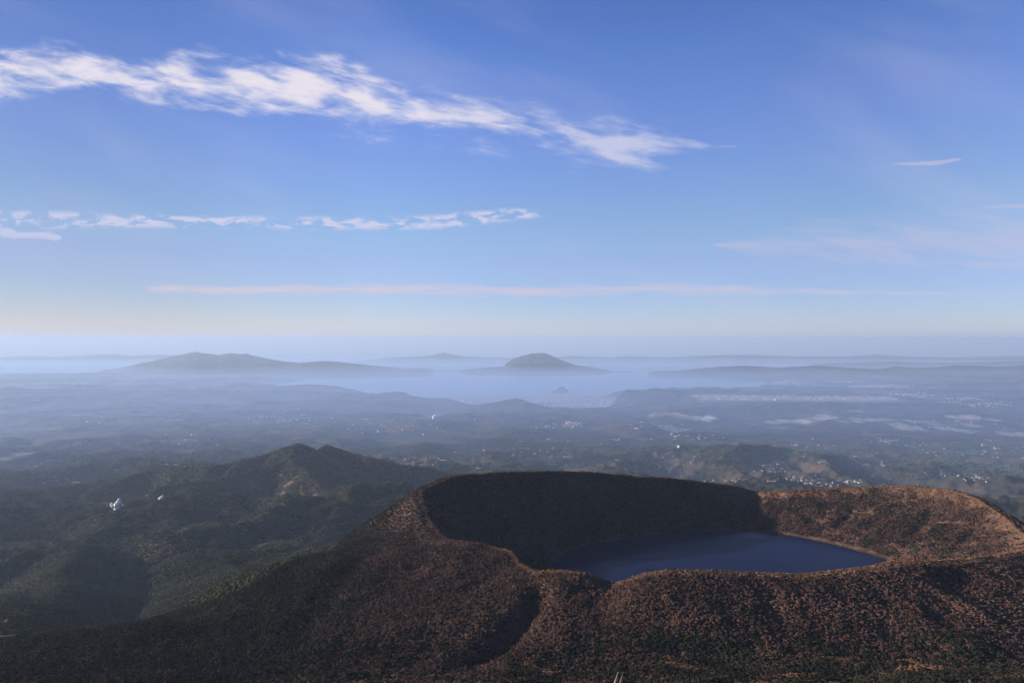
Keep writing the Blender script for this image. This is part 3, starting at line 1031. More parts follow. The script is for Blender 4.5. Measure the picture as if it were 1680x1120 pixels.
DRY = [crown_mesh("crown", M_DRY, 300 + i, 330, 6, 1.1, 0.5, 0.15, 0.15) for i in range(3)]
GRN = [crown_mesh("crown", M_GREEN, 320 + i, 300, 5, 1.1, 0.6, 0.18, 0.2) for i in range(3)]
TRUNKS = [trunk_mesh("trunk", 340 + i) for i in range(3)]
TUFT = [crown_mesh("grass_clump", M_GRASS, 350 + i, 150, 7, 1.2, 0.5, 0.20, -0.12) for i in range(2)]
M_WOOD = leaf_mat("forest_leaves", [(0.0180, 0.0240, 0.0134), (0.0330, 0.0436, 0.0196), (0.0570, 0.0660, 0.0300), (0.0990, 0.0930, 0.0510)])
CANOPY = [crown_mesh("canopy", M_WOOD, 360, 220, 8, 1.35, 0.42, 0.24, 0.1), crown_mesh("canopy", M_DRY, 361, 220, 8, 1.3, 0.42, 0.24, 0.1)]


def scatter(name, label, cat, pts, scl, rot, tint, proto):
    """one object nobody could count: instances of a single shrub mesh on points"""
    me = bpy.data.meshes.new(name)
    me.vertices.add(len(pts))
    me.vertices.foreach_set('co', np.asarray(pts, np.float32).ravel())
    for nm, arr in (('scl', scl), ('rot', rot), ('tint', tint)):
        a = me.attributes.new(nm, 'FLOAT', 'POINT')
        a.data.foreach_set('value', np.asarray(arr, np.float32))
    me.update()
    ob = bpy.data.objects.new(name, me)
    ng = bpy.data.node_groups.new(name, 'GeometryNodeTree')
    ng.interface.new_socket('Geometry', in_out='INPUT', socket_type='NodeSocketGeometry')
    ng.interface.new_socket('Geometry', in_out='OUTPUT', socket_type='NodeSocketGeometry')
    gi, go = ng.nodes.new('NodeGroupInput'), ng.nodes.new('NodeGroupOutput')
    iop = ng.nodes.new('GeometryNodeInstanceOnPoints')
    oi = ng.nodes.new('GeometryNodeObjectInfo')
    oi.inputs['Object'].default_value = proto
    oi.transform_space = 'ORIGINAL'

    def attr(nm):
        n = ng.nodes.new('GeometryNodeInputNamedAttribute')
        n.data_type = 'FLOAT'
        n.inputs['Name'].default_value = nm
        return n.outputs[0]
    cx = ng.nodes.new('ShaderNodeCombineXYZ')
    ng.links.new(attr('rot'), cx.inputs[2])
    ng.links.new(gi.outputs[0], iop.inputs['Points'])
    ng.links.new(oi.outputs['Geometry'], iop.inputs['Instance'])
    ng.links.new(cx.outputs[0], iop.inputs['Rotation'])
    ng.links.new(attr('scl'), iop.inputs['Scale'])
    ng.links.new(iop.outputs[0], go.inputs[0])
    md = ob.modifiers.new('scatter', 'NODES')
    md.node_group = ng
    link(ob, label, cat, kind='stuff')
    return ob


def in_view(x, y, z, mx=60, my=60):
    px = x / y * F + HX
    py = (CAMZ - z) / y * F + HY
    return (px > -mx) & (px < 1680 + mx) & (py < 1120 + my), px, py


def jitter_grid(x0, x1, y0, y1, s):
    gx, gy = np.meshgrid(np.arange(x0, x1, s), np.arange(y0, y1, s))
    x = gx.ravel() + rng.uniform(-0.48, 0.48, gx.size) * s
    y = gy.ravel() + rng.uniform(-0.48, 0.48, gx.size) * s
    return x, y


def build_vegetation():
    # ---- shrubs on and round the crater
    x, y = jitter_grid(-1150, 1500, 600, 1900, 4.3)
    z0 = np.full_like(x, 1310.0)
    ok, _, _ = in_view(x, y, z0, 120, 260)
    x, y = x[ok], y[ok]
    z = zc(x, y)
    ok, px, py = in_view(x, y, z, 40, 45)
    th = np.arctan2(y - CY, x - CX)
    rr = np.hypot(x - CX, y - CY)
    rim = np.interp(th, TG, RIM_R)
    sh = np.interp(th, TG, SH_R)
    ok &= (rr > sh + 5) & (z > LAKE_Z + 0.8) & ~((rr > rim + 60) & (y > CY + 120) & (x > -250) & (x < 900))
    ok &= z > 1000
    x, y, z, px, py, th, rr, rim, sh = (a[ok] for a in (x, y, z, px, py, th, rr, rim, sh))
    n = len(x)
    cv = cover(x, y, z)
    bare = cv[:, 3]
    keep = rng.random(n) > np.clip(bare * 1.5, 0, 0.86)
    # share of evergreens: more on the left flank, at the foot of the picture and in the damp hollows
    gshare = 0.08 + 0.86 * sstep(-x + 80 * fbm(x, y, 160, 3, 401), 175, 340) + 0.62 * sstep(-y, -850, -740) * sstep(fbm(x, y, 60, 3, 403), -0.25, 0.15)
    gshare += 0.40 * sstep(fbm(x, y, 75, 4, 405), 0.16, 0.34)
    gshare += 0.50 * (rr < rim) * sstep(fbm(x, y, 42, 3, 407), -0.05, 0.15) * (1 - sstep(x, 900, 1050))
    gshare += 0.3 * sstep(-y, -830, -740) * (x > 0)
    green = rng.random(n) < np.clip(gshare, 0, 0.93)
    onrim = (np.abs(rr - rim - 2) < np.where((x > 150) & (y < 1300), 13, 8)) & ((y < 1500) | (x > 700))
    rimgrass = onrim & (rng.random(n) < 0.9) & (th > -2.9) & (np.cos(th + 1.0) > -0.3)
    pale = (sstep(fbm(x, y * 2.2, 55, 3, 409), 0.16, 0.3) * sstep(-y, -790, -740) * (x > -150)) > rng.random(n)
    grass = (rimgrass | pale | (rng.random(n) < 0.04)) & keep
    green &= ~grass
    tint = np.clip(0.38 + 0.9 * fbm(x, y, 90, 3, 411) + rng.normal(0, 0.12, n) + 0.22 * onrim, 0, 1)
    size = (1.85 + 1.2 * rng.random(n) ** 1.5) * (1 + 0.3 * fbm(x, y, 50, 2, 413))
    size = np.where(onrim, size * 0.6, size)
    size = np.where(green, size * 1.05, size)
    rot = rng.uniform(0, 6.28, n)
    # 300 nearest of each kind are plants of their own
    infr = (px > 8) & (px < 1672) & (py < 1112) & keep & ~grass
    solo = np.zeros(n, bool)
    protos = {}
    for kind, mask, crowns, nm, lab, grp in (
            ('dry', infr & ~green, DRY, 'leafless_tree', 'brown leafless shrubby tree at the near foot of the crater slope', 'leafless brown trees at the foot of the near slope'),
            ('green', infr & green, GRN, 'evergreen_tree', 'dark green bushy tree at the near foot of the crater slope', 'dark evergreen trees at the foot of the near slope')):
        ids = np.flatnonzero(mask)
        order = ids[np.argsort(-(size[ids] / y[ids]) * (1 + 0.0 * ids))]
        order = ids[np.argsort(y[ids] - 25 * size[ids])][:300]
        solo[order] = True
        srcs = []
        for j, i in enumerate(order):
            v = j % 3
            if j < 3:
                root = bpy.data.objects.new(nm, None)
                root.empty_display_size = 1.0
                link(root, lab, 'tree', grp)
                cr = bpy.data.objects.new('crown', crowns[v])
                link(cr, parent=root)
                tr = bpy.data.objects.new('trunk', TRUNKS[v])
                link(tr, parent=root)
                srcs.append((root, cr, tr))
            else:
                a, b, c = srcs[v]
                root = a.copy()
                COL.objects.link(root)
                cr, tr = b.copy(), c.copy()
                cr.parent = root
                tr.parent = root
                COL.objects.link(cr)
                COL.objects.link(tr)
            root.location = (x[i], y[i], z[i])
            root.rotation_euler = (0, 0, rot[i])
            s = size[i]
            root.scale = (s, s, s)
        protos[kind] = [s[1] for s in srcs]
    rest = keep & ~solo & ~grass
    P = np.stack([x, y, z], 1)
    vid = rng.integers(0, 3, n)
    for v in range(3):
        m = rest & ~green & (vid == v)
        scatter('leafless_scrub', 'brown leafless scrub covering the crater slopes', 'scrub', P[m], size[m], rot[m], tint[m], protos['dry'][v])
        m = rest & green & (vid == v)
        scatter('evergreen_scrub', 'dark evergreen scrub among the brown brush of the crater slopes', 'scrub', P[m], size[m], rot[m], tint[m], protos['green'][v])
    # ---- pale grass
    gid = np.flatnonzero(grass)
    src = bpy.data.objects.new('grass_clump', TUFT[0])
    link(src, 'clump of pale dry grass on the near slope', 'grass', kind='stuff')
    src.location = tuple(P[gid[0]])
    src.scale = (2.5, 2.5, 2.5)
    scatter('dry_grass', 'pale orange dry grass along the crater rim and in clearings', 'grass', P[gid], size[gid] * 0.95, rot[gid], tint[gid], src)
    # extra grass right along the rim crest so that it reads as a lit line
    k = np.linspace(-np.pi, np.pi, 5200)
    for rep in range(3):
        r_ = np.interp(k, TG, RIM_R) + rng.normal(1.5, 3.0, k.size)
        xx, yy = CX + np.cos(k) * r_, CY + np.sin(k) * r_
        sel = (rng.random(k.size) < 0.7) & ((np.cos(k + 0.6) > 0.15) | (rng.random(k.size) < 0.3))
        xx, yy = xx[sel], yy[sel]
        zz = zc(xx, yy)
        pp = np.stack([xx, yy, zz], 1)
        scatter('dry_grass', 'pale orange dry grass along the crater rim and in clearings', 'grass', pp, rng.uniform(1.2, 2.3, len(xx)), rng.uniform(0, 6, len(xx)), np.clip(rng.normal(0.45, 0.2, len(xx)), 0, 1), src)
    # ---- woods of the middle distance on the left
    can = []
    for me_, lb, q in ((CANOPY[0], 'green tree canopy in the forest beyond the crater hill', (520, 858)), (CANOPY[1], 'leafless tree canopy in the forest beyond the crater hill', (500, 862))):
        o_ = bpy.data.objects.new('forest', me_)
        link(o_, lb, 'forest', kind='stuff')
        o_.location = hit(*q)
        o_.scale = (7, 7, 7)
        can.append(o_)
    for (d0, d1, s, sc) in ((1060, 2300, 8.5, 5.0), (2300, 3700, 13.0, 7.5), (3700, 5900, 19.0, 9.0)):
        xw, yw = jitter_grid(U(-40) * d1, U(1000) * d1 * 0.35, d0, d1, s)
        zz = zc(xw, yw)
        ok, px, py = in_view(xw, yw, zz, 30, 30)
        th = np.arctan2(yw - CY, xw - CX)
        rr = np.hypot(xw - CX, yw - CY)
        rim = np.interp(th, TG, RIM_R)
        ok &= (px < 820) & ((xw < -420) | (yw > 1900)) & (rr > rim + 60)
        ok &= ~((px > 600) & (yw < 3000))
        xw, yw, zz = xw[ok], yw[ok], zz[ok]
        cv = cover(xw, yw, zz)
        ok = rng.random(len(xw)) > cv[:, 3] * 1.2
        xw, yw, zz, cv = xw[ok], yw[ok], zz[ok], cv[ok]
        tn = np.clip(0.36 + 0.8 * fbm(xw, yw, 260, 4, 421) + rng.normal(0, 0.14, len(xw)), 0, 1)
        isd = rng.random(len(xw)) < 0.04 + 0.30 * sstep(fbm(xw, yw, 300, 4, 423), 0.08, 0.3)
        sz = rng.uniform(0.75, 1.2, len(xw)) * sc
        rt = rng.uniform(0, 6.28, len(xw))
        pp = np.stack([xw, yw, zz - sz * 0.12], 1)
        scatter('forest', 'dark green forest on the lower slopes beyond the crater hill', 'forest', pp[~isd], sz[~isd], rt[~isd], tn[~isd], can[0])
        scatter('leafless_forest', 'brown leafless forest on the lower slopes beyond the crater hill', 'forest', pp[isd], sz[isd], rt[isd], tn[isd], can[1])


    xw, yw = jitter_grid(-5200, 7400, 5900, 8600, 27.0)
    zz = zc(xw, yw)
    ok, px, py = in_view(xw, yw, zz, 30, 30)
    ok &= py < 800
    xw, yw, zz = xw[ok], yw[ok], zz[ok]
    cv = cover(xw, yw, zz)
    ok = rng.random(len(xw)) > np.clip(cv[:, 0] * 1.9 + cv[:, 1], 0, 1)
    xw, yw, zz = xw[ok], yw[ok], zz[ok]
    sz = rng.uniform(8, 15, len(xw))
    tn = np.clip(0.34 + 0.8 * fbm(xw, yw, 400, 4, 431) + rng.normal(0, 0.14, len(xw)), 0, 1)
    scatter('forest', 'dark green woods on the first low hills of the basin', 'forest', np.stack([xw, yw, zz - sz * 0.25], 1), sz, rng.uniform(0, 6.28, len(xw)), tn, can[0])


build_vegetation()

# ------------------------------------------------------------------ steam, smoke and valley fog
def lumpy(name, blobs, mat, seed, seg=18, amp=0.35, wl=0.8):
    """one closed lumpy surface per blob (cx, cy, cz, rx, ry, rz), joined into one mesh"""
    vs, fs = [], []
    th = np.linspace(0, np.pi, seg)
    ph = np.linspace(0, 2 * np.pi, 2 * seg + 1)[:-1]
    T, P = np.meshgrid(th, ph, indexing='ij')
    nx, ny, nz = np.sin(T) * np.cos(P), np.sin(T) * np.sin(P), np.cos(T)
    off = 0
    for k, (cx, cy, cz, rx, ry, rz) in enumerate(blobs):
        w = 1 + amp * fbm(nx * 1.3 + nz * 0.9 + 11 * k, ny * 1.3 - nz * 0.7 + 5 * k, wl, 4, seed + k) * np.sin(T) ** 0.5
        v = np.stack([cx + nx * rx * w, cy + ny * ry * w, cz + nz * rz * w], -1).reshape(-1, 3)
        idx = np.arange(v.shape[0]).reshape(seg, 2 * seg)
        f = np.stack([idx[:-1], idx[1:], np.roll(idx, -1, 1)[1:], np.roll(idx, -1, 1)[:-1]], -1).reshape(-1, 4)
        vs.append(v)
        fs.append(f + off)
        off += len(v)
    return np_mesh(name, np.concatenate(vs), np.concatenate(fs), True, mat)


def vol_mat(name, dens, col=(1, 1, 1, 1), g=0.2):
    m, N, out = new_mat(name)
    vol = N.n('ShaderNodeVolumePrincipled')
    vol.inputs['Color'].default_value = col
    vol.inputs['Density'].default_value = dens
    vol.inputs['Anisotropy'].default_value = g
    N.t.links.new(vol.outputs[0], out.inputs['Volume'])
    return m


M_STEAM = plain_mat("steam", (0.6450, 0.6375, 0.6375), 1.0, 0.04, 0.1, 0.0)
M_FOG = vol_mat("valley_fog", 0.0008, (1, 0.97, 0.97, 1), 0.1)
M_THIN = vol_mat("thin_smoke", 0.010, (1, 0.95, 0.92, 1), 0.1)


def steam(px, py, blobs, label, mat, seed, d=None, thin=False):
    """blobs in photograph pixels round (px, py) scaled to the place where they rise"""
    x, y, z = hit(px, py) if d is None else W(px, py, d)
    s = y / F
    bl = [((a - px) * s, random.uniform(-1, 1) * 5, (py - b) * s, rx * s, rx * s, rz * s) for a, b, rx, rz in blobs]
    ob = bpy.data.objects.new('steam_plume', lumpy('steam_plume', bl, mat, seed, 14, 0.55, 0.7))
    ob.location = (x, y, z)
    link(ob, label, 'steam plume', 'steam plumes rising from the lowlands')


steam(192, 839, [(192, 836, 3.0, 3.6), (190, 831, 2.6, 3.0), (194, 826, 3.0, 4.4), (192, 829, 3.6, 3.6), (195, 822, 1.8, 2.6), (183, 829, 2.0, 2.8), (185, 832, 1.8, 2.2), (201, 831, 1.9, 3.6), (197, 834, 1.4, 1.8), (188, 837, 1.6, 1.6)],
      'largest white steam plume, a ragged cluster of puffs among the dark woods on the left', M_STEAM, 601)
steam(264, 821, [(263, 819.5, 2.4, 2.0), (265.5, 817.5, 2.2, 2.8), (267, 815, 0.9, 1.7)], 'small single puff of white steam right of the largest plume', M_STEAM, 611)
steam(711, 689, [(711, 687, 2.0, 2.4), (712.5, 684.5, 2.4, 2.2), (710, 690, 1.0, 1.6), (714.5, 683, 1.3, 1.4)], 'tiny white steam puff far off on the hazy lowland above the twin peaks', M_STEAM, 621)
steam(1320, 754, [(1319.5, 752, 1.5, 1.8), (1320, 747, 0.8, 5.0)], 'thin upright thread of steam over the lit fields behind the right crater rim', M_THIN, 631)
steam(1448, 766, [(1448, 765, 4.0, 1.4), (1447, 761, 1.4, 4.6)], 'faint pinkish steam thread right of the lit fields', M_THIN, 641)


def fog(px, py, wpx, hpx, seed, dens_mat=None):
    x, y, z = hit(px, py + hpx * 0.4)
    s = y / F
    g = np.random.default_rng(seed)
    n = max(3, int(wpx / 9))
    bl = []
    for i in range(n):
        t = (i + 0.5) / n - 0.5
        k = (1 - (2 * t) ** 2) ** 0.5
        bl.append((t * wpx * s + g.normal() * 2 * s, g.normal() * 110, g.uniform(-0.1, 0.45) * hpx * s * k, wpx * s / n * g.uniform(0.8, 1.3), g.uniform(160, 300), max(14.0, hpx * s * 0.42 * k * g.uniform(0.6, 1.2))))
    return x, y, z, bl, seed


FOG = [(1142, 685, 60, 7), (1165, 687, 26, 8), (1290, 691, 70, 6), (1350, 687, 70, 11), (1395, 689, 60, 5), (1312, 692, 30, 5),
       (1470, 697, 26, 8), (1490, 702, 40, 10), (1515, 693, 28, 5), (1550, 702, 22, 7), (1578, 706, 32, 8), (1596, 686, 40, 8), (1610, 700, 26, 5),
       (1668, 713, 34, 9), (12, 751, 16, 3), (38, 748, 14, 2.5), (1108, 681, 24, 4), (1440, 690, 40, 3)]
for i, (a, b, w_, h_) in enumerate(FOG):
    x, y, z, bl, sd_ = fog(a, b, w_, h_, 700 + 20 * i)
    ob = bpy.data.objects.new('valley_fog', lumpy('valley_fog', bl, M_FOG, sd_, 14, 0.7, 0.9))
    ob.location = (x, y, z)
    link(ob, 'thin white bank of morning fog lying in a lowland valley', 'fog', kind='stuff')

# ------------------------------------------------------------------ buildings
M_WALL = plain_mat("plaster", (0.2334, 0.2268, 0.2136), 0.7, 0.1, 0.2)
M_ROOFW = plain_mat("pale_roof", (0.2592, 0.2592, 0.2592), 0.6, 0.06, 0.2)
M_ROOFD = plain_mat("tiled_roof", (0.162, 0.146, 0.140), 0.8, 0.25, 0.3)
M_ROOFR = plain_mat("red_roof", (0.227, 0.119, 0.092), 0.8, 0.2, 0.3)
M_GLASS = plain_mat("window_glass", (0.05, 0.07, 0.09), 0.1, 0.1, 0.3, 0.6)


def wall_mesh(w, d, h):
    v = [(-w / 2, -d / 2, -3), (w / 2, -d / 2, -3), (w / 2, d / 2, -3), (-w / 2, d / 2, -3), (-w / 2, -d / 2, h), (w / 2, -d / 2, h), (w / 2, d / 2, h), (-w / 2, d / 2, h)]
    f = [(0, 1, 5, 4), (1, 2, 6, 5), (2, 3, 7, 6), (3, 0, 4, 7), (4, 5, 6, 7)]
    return np_mesh("wall", v, f, False, M_WALL)


def roof_mesh(w, d, h, rise, mat, name="roof"):
    w, d = w + 1.2, d + 1.2
    v = [(-w / 2, -d / 2, h), (w / 2, -d / 2, h), (w / 2, d / 2, h), (-w / 2, d / 2, h), (-w / 2, 0, h + rise), (w / 2, 0, h + rise), (-w / 2, 0, h + 0.02), (w / 2, 0, h + 0.02)]
    f = [(0, 1, 5, 4), (2, 3, 4, 5), (3, 2, 1, 0), (1, 2, 7, 5), (3, 0, 6, 4)]
    return np_mesh(name, v, f, False, mat)


def window_mesh(w, d, h, n):
    v, f = [], []
    for side in (-1, 1):
        for i in range(n):
            cx = (i + 0.5) / n * w - w / 2
            k = len(v)
            y = side * (d / 2 + 0.05)
            v += [(cx - w / n * 0.25, y, h * 0.3), (cx + w / n * 0.25, y, h * 0.3), (cx + w / n * 0.25, y, h * 0.75), (cx - w / n * 0.25, y, h * 0.75)]
            f.append((k, k + 1, k + 2, k + 3))
    return np_mesh("window_row", v, f, False, M_GLASS)


KINDS = {}


def house_kind(key, w, d, h, rise, roofmat, nwin):
    KINDS[key] = (wall_mesh(w, d, h), roof_mesh(w, d, h, rise, roofmat), window_mesh(w, d, h, nwin))


house_kind('pale', 17, 12, 6, 3.0, M_ROOFW, 4)
house_kind('tiled', 15, 11, 6, 3.4, M_ROOFD, 4)
house_kind('red', 14, 11, 6, 3.4, M_ROOFR, 4)
house_kind('hall', 52, 26, 9, 3.0, M_ROOFW, 9)
house_kind('long', 110, 30, 11, 3.0, M_ROOFW, 16)


def house(kind, px, py, label, name='house', cat='house', group=None, rz=None, s=1.0, pos=None):
    x, y, z = hit(px, py) if pos is None else pos
    root = bpy.data.objects.new(name, None)
    root.location = (x, y, z)
    root.rotation_euler = (0, 0, random.uniform(-0.6, 0.6) if rz is None else rz)
    root.scale = (s, s, s)
    link(root, label, cat, group)
    for me, nm in zip(KINDS[kind], ('wall', 'roof', 'window_row')):
        link(bpy.data.objects.new(nm, me), parent=root)
    return root


SINGLE = [
    (1302, 733, 'hall', 'pair-like bright white hall alone on dark woods above the lit fields', 1.4), (1308, 731, 'hall', 'white hall just right of the lone bright hall above the lit fields', 1.0),
    (1247, 774, 'hall', 'bright white building at the left edge of the hillside village', 0.9), (1254, 766, 'hall', 'wide white building at the top of the hillside village', 0.9),
    (1283, 771, 'hall', 'white building at the right end of the hillside village', 0.8), (1347, 761, 'hall', 'white building beside the lit field below the steam thread', 0.9),
    (1318, 795, 'hall', 'small bright building at the foot of the lit fields near the rim', 0.6), (1266, 792, 'long', 'long white building low behind the right crater rim', 0.8),
    (1404, 751, 'hall', 'white building at the right end of a pale strip on the dark ridge', 0.9), (1376, 791, 'hall', 'bright white building at the left end of the long roofs near the rim', 0.8),
    (1398, 792, 'long', 'longest white roof in the row just above the right crater rim', 1.0), (1412, 794, 'hall', 'white roof at the right end of the row above the right crater rim', 1.0),
    (1010, 724, 'long', 'white industrial building far out beyond the middle of the far rim', 1.2), (727, 758, 'hall', 'bright white shed right of the twin peaks on the lowland', 1.5),
    (785, 771, 'hall', 'white shed just above the left end of the far crater rim', 1.1), (668, 763, 'long', 'pale long building at the right foot of the twin peaks', 0.7),
    (1012, 757, 'hall', 'white house on the lowland above the middle of the far rim', 1.0), (125, 794, 'long', 'pale long roof in the shaded lowland on the far left', 0.7),
    (107, 787, 'hall', 'pale building cluster head left of the long roof on the far left', 0.9), (285, 765, 'long', 'white long building beyond the left shoulder of the twin peaks', 0.8),
    (190, 774, 'hall', 'small white building left of the twin peaks', 0.9), (98, 797, 'hall', 'small pale building left of the long roof on the far left', 0.6),
    (1402, 660, 'long', 'white building at the right end of the airfield plateau', 1.3), (988, 657, 'long', 'brightest white block in the coastal town', 1.0),
    (851, 658, 'long', 'white building on top of the wooded hill before the coastal town', 0.7), (768, 677, 'long', 'white works on the ridge left of the wooded hill before the town', 0.9),
    (785, 675, 'hall', 'small white works right of the long works before the town', 1.3), (900, 723, 'hall', 'white shed alone in the middle of the lowland woods', 1.4),
]
for px, py, k, lab, s in SINGLE:
    house(k, px, py, lab, 'building' if k != 'hall' else 'hall', 'building', rz=random.uniform(-0.25, 0.25), s=s * 0.82)

CLUSTERS = [
    (1262, 773, 26, 7, 26, 'hillside village right behind the junction of the crater rims', (0.4, 0.4, 0.2)),
    (1190, 790, 30, 4, 16, 'scattered village above the dip of the far crater rim', (0.4, 0.4, 0.2)),
    (1300, 788, 45, 7, 26, 'village at the foot of the lit fields behind the right rim', (0.4, 0.4, 0.2)),
    (1345, 796, 40, 5, 26, 'hamlet along the right crater rim', (0.5, 0.35, 0.15)),
    (1395, 793, 30, 3, 14, 'row of roofs just above the right crater rim', (0.5, 0.35, 0.15)),
    (1455, 725, 22, 4, 34, 'bright village on the right of the lowland', (0.55, 0.3, 0.15)),
    (1505, 730, 30, 5, 18, 'scattered farms right of the bright village', (0.4, 0.4, 0.2)),
    (1540, 779, 40, 4, 24, 'village in the fields beyond the right end of the crater', (0.35, 0.4, 0.25)),
    (1600, 786, 30, 6, 16, 'farms at the right end of the lowland', (0.4, 0.4, 0.2)),
    (1105, 757, 50, 10, 18, 'farms above the middle of the far rim', (0.35, 0.4, 0.25)),
    (1060, 772, 60, 5, 16, 'farms close above the far rim', (0.35, 0.4, 0.25)),
    (700, 755, 60, 12, 16, 'farms right of the twin peaks', (0.35, 0.4, 0.25)),
    (100, 789, 25, 6, 14, 'village in the shaded lowland on the far left', (0.6, 0.2, 0.2)),
    (280, 765, 22, 3, 10, 'village beyond the left shoulder of the twin peaks', (0.55, 0.3, 0.15)),
    (130, 730, 30, 5, 8, 'village on a low ridge at the far left', (0.3, 0.3, 0.4)),
]
for cx_, cy_, sx, sy, n, where, mixk in CLUSTERS:
    for i in range(n):
        k = random.choices(('pale', 'tiled', 'red'), mixk)[0]
        a, b = random.gauss(cx_, sx * 0.5), random.gauss(cy_, sy * 0.5)
        adj = {'pale': 'white-roofed', 'tiled': 'grey-roofed', 'red': 'red-roofed'}[k]
        house(k, a, b, 'small %s house in the %s' % (adj, ' '.join(where.replace('scattered ', '').split()[:11])), group='%s houses in the %s' % (adj, where), s=random.uniform(0.6, 1.15))

# airfield on the plateau: terminal and sheds
for px, py, k, lab, s, rz in [
        (1186, 654.5, 'long', 'long pale hangar at the left end of the airfield', 2.4, 0.05), (1209, 652, 'hall', 'small white block standing behind the airfield', 1.4, 0.1),
        (1237, 657, 'long', 'low white shed left of the airport terminal', 1.8, 0.0), (1262, 658, 'hall', 'bright block at the left end of the airport terminal', 2.2, 0.0),
        (1283, 658.6, 'long', 'longest white terminal building of the airfield', 3.2, -0.02), (1306, 659, 'long', 'white shed at the right end of the airport terminal', 2.0, 0.0),
        (1316, 657.5, 'hall', 'small white block right of the airport terminal', 1.8, 0.0), (1342, 659.5, 'hall', 'bright block in the middle of the airport town', 2.0, 0.0),
        (1357, 659.5, 'long', 'pale long shed toward the right of the airport town', 1.6, 0.0)]:
    house(k, px, py, lab, 'airport_building', 'building', rz=rz, s=s)


def build_runway():
    a, b = (5000, 15500), (9000, 15350)
    n = 40
    v, f = [], []
    for i in range(n + 1):
        t = i / n
        for o in (-45, 45):
            x, y = a[0] + (b[0] - a[0]) * t, a[1] + (b[1] - a[1]) * t + o
            v.append((x, y, float(zc(np.array([x]), np.array([y]))[0]) + 1.5))
    for i in range(n):
        f.append((2 * i, 2 * i + 2, 2 * i + 3, 2 * i + 1))
    link(bpy.data.objects.new('runway', np_mesh('runway', v, f, False, plain_mat('runway_tarmac', (0.24, 0.23, 0.22), 0.9, 0.1, 0.01))), kind='structure')


build_runway()


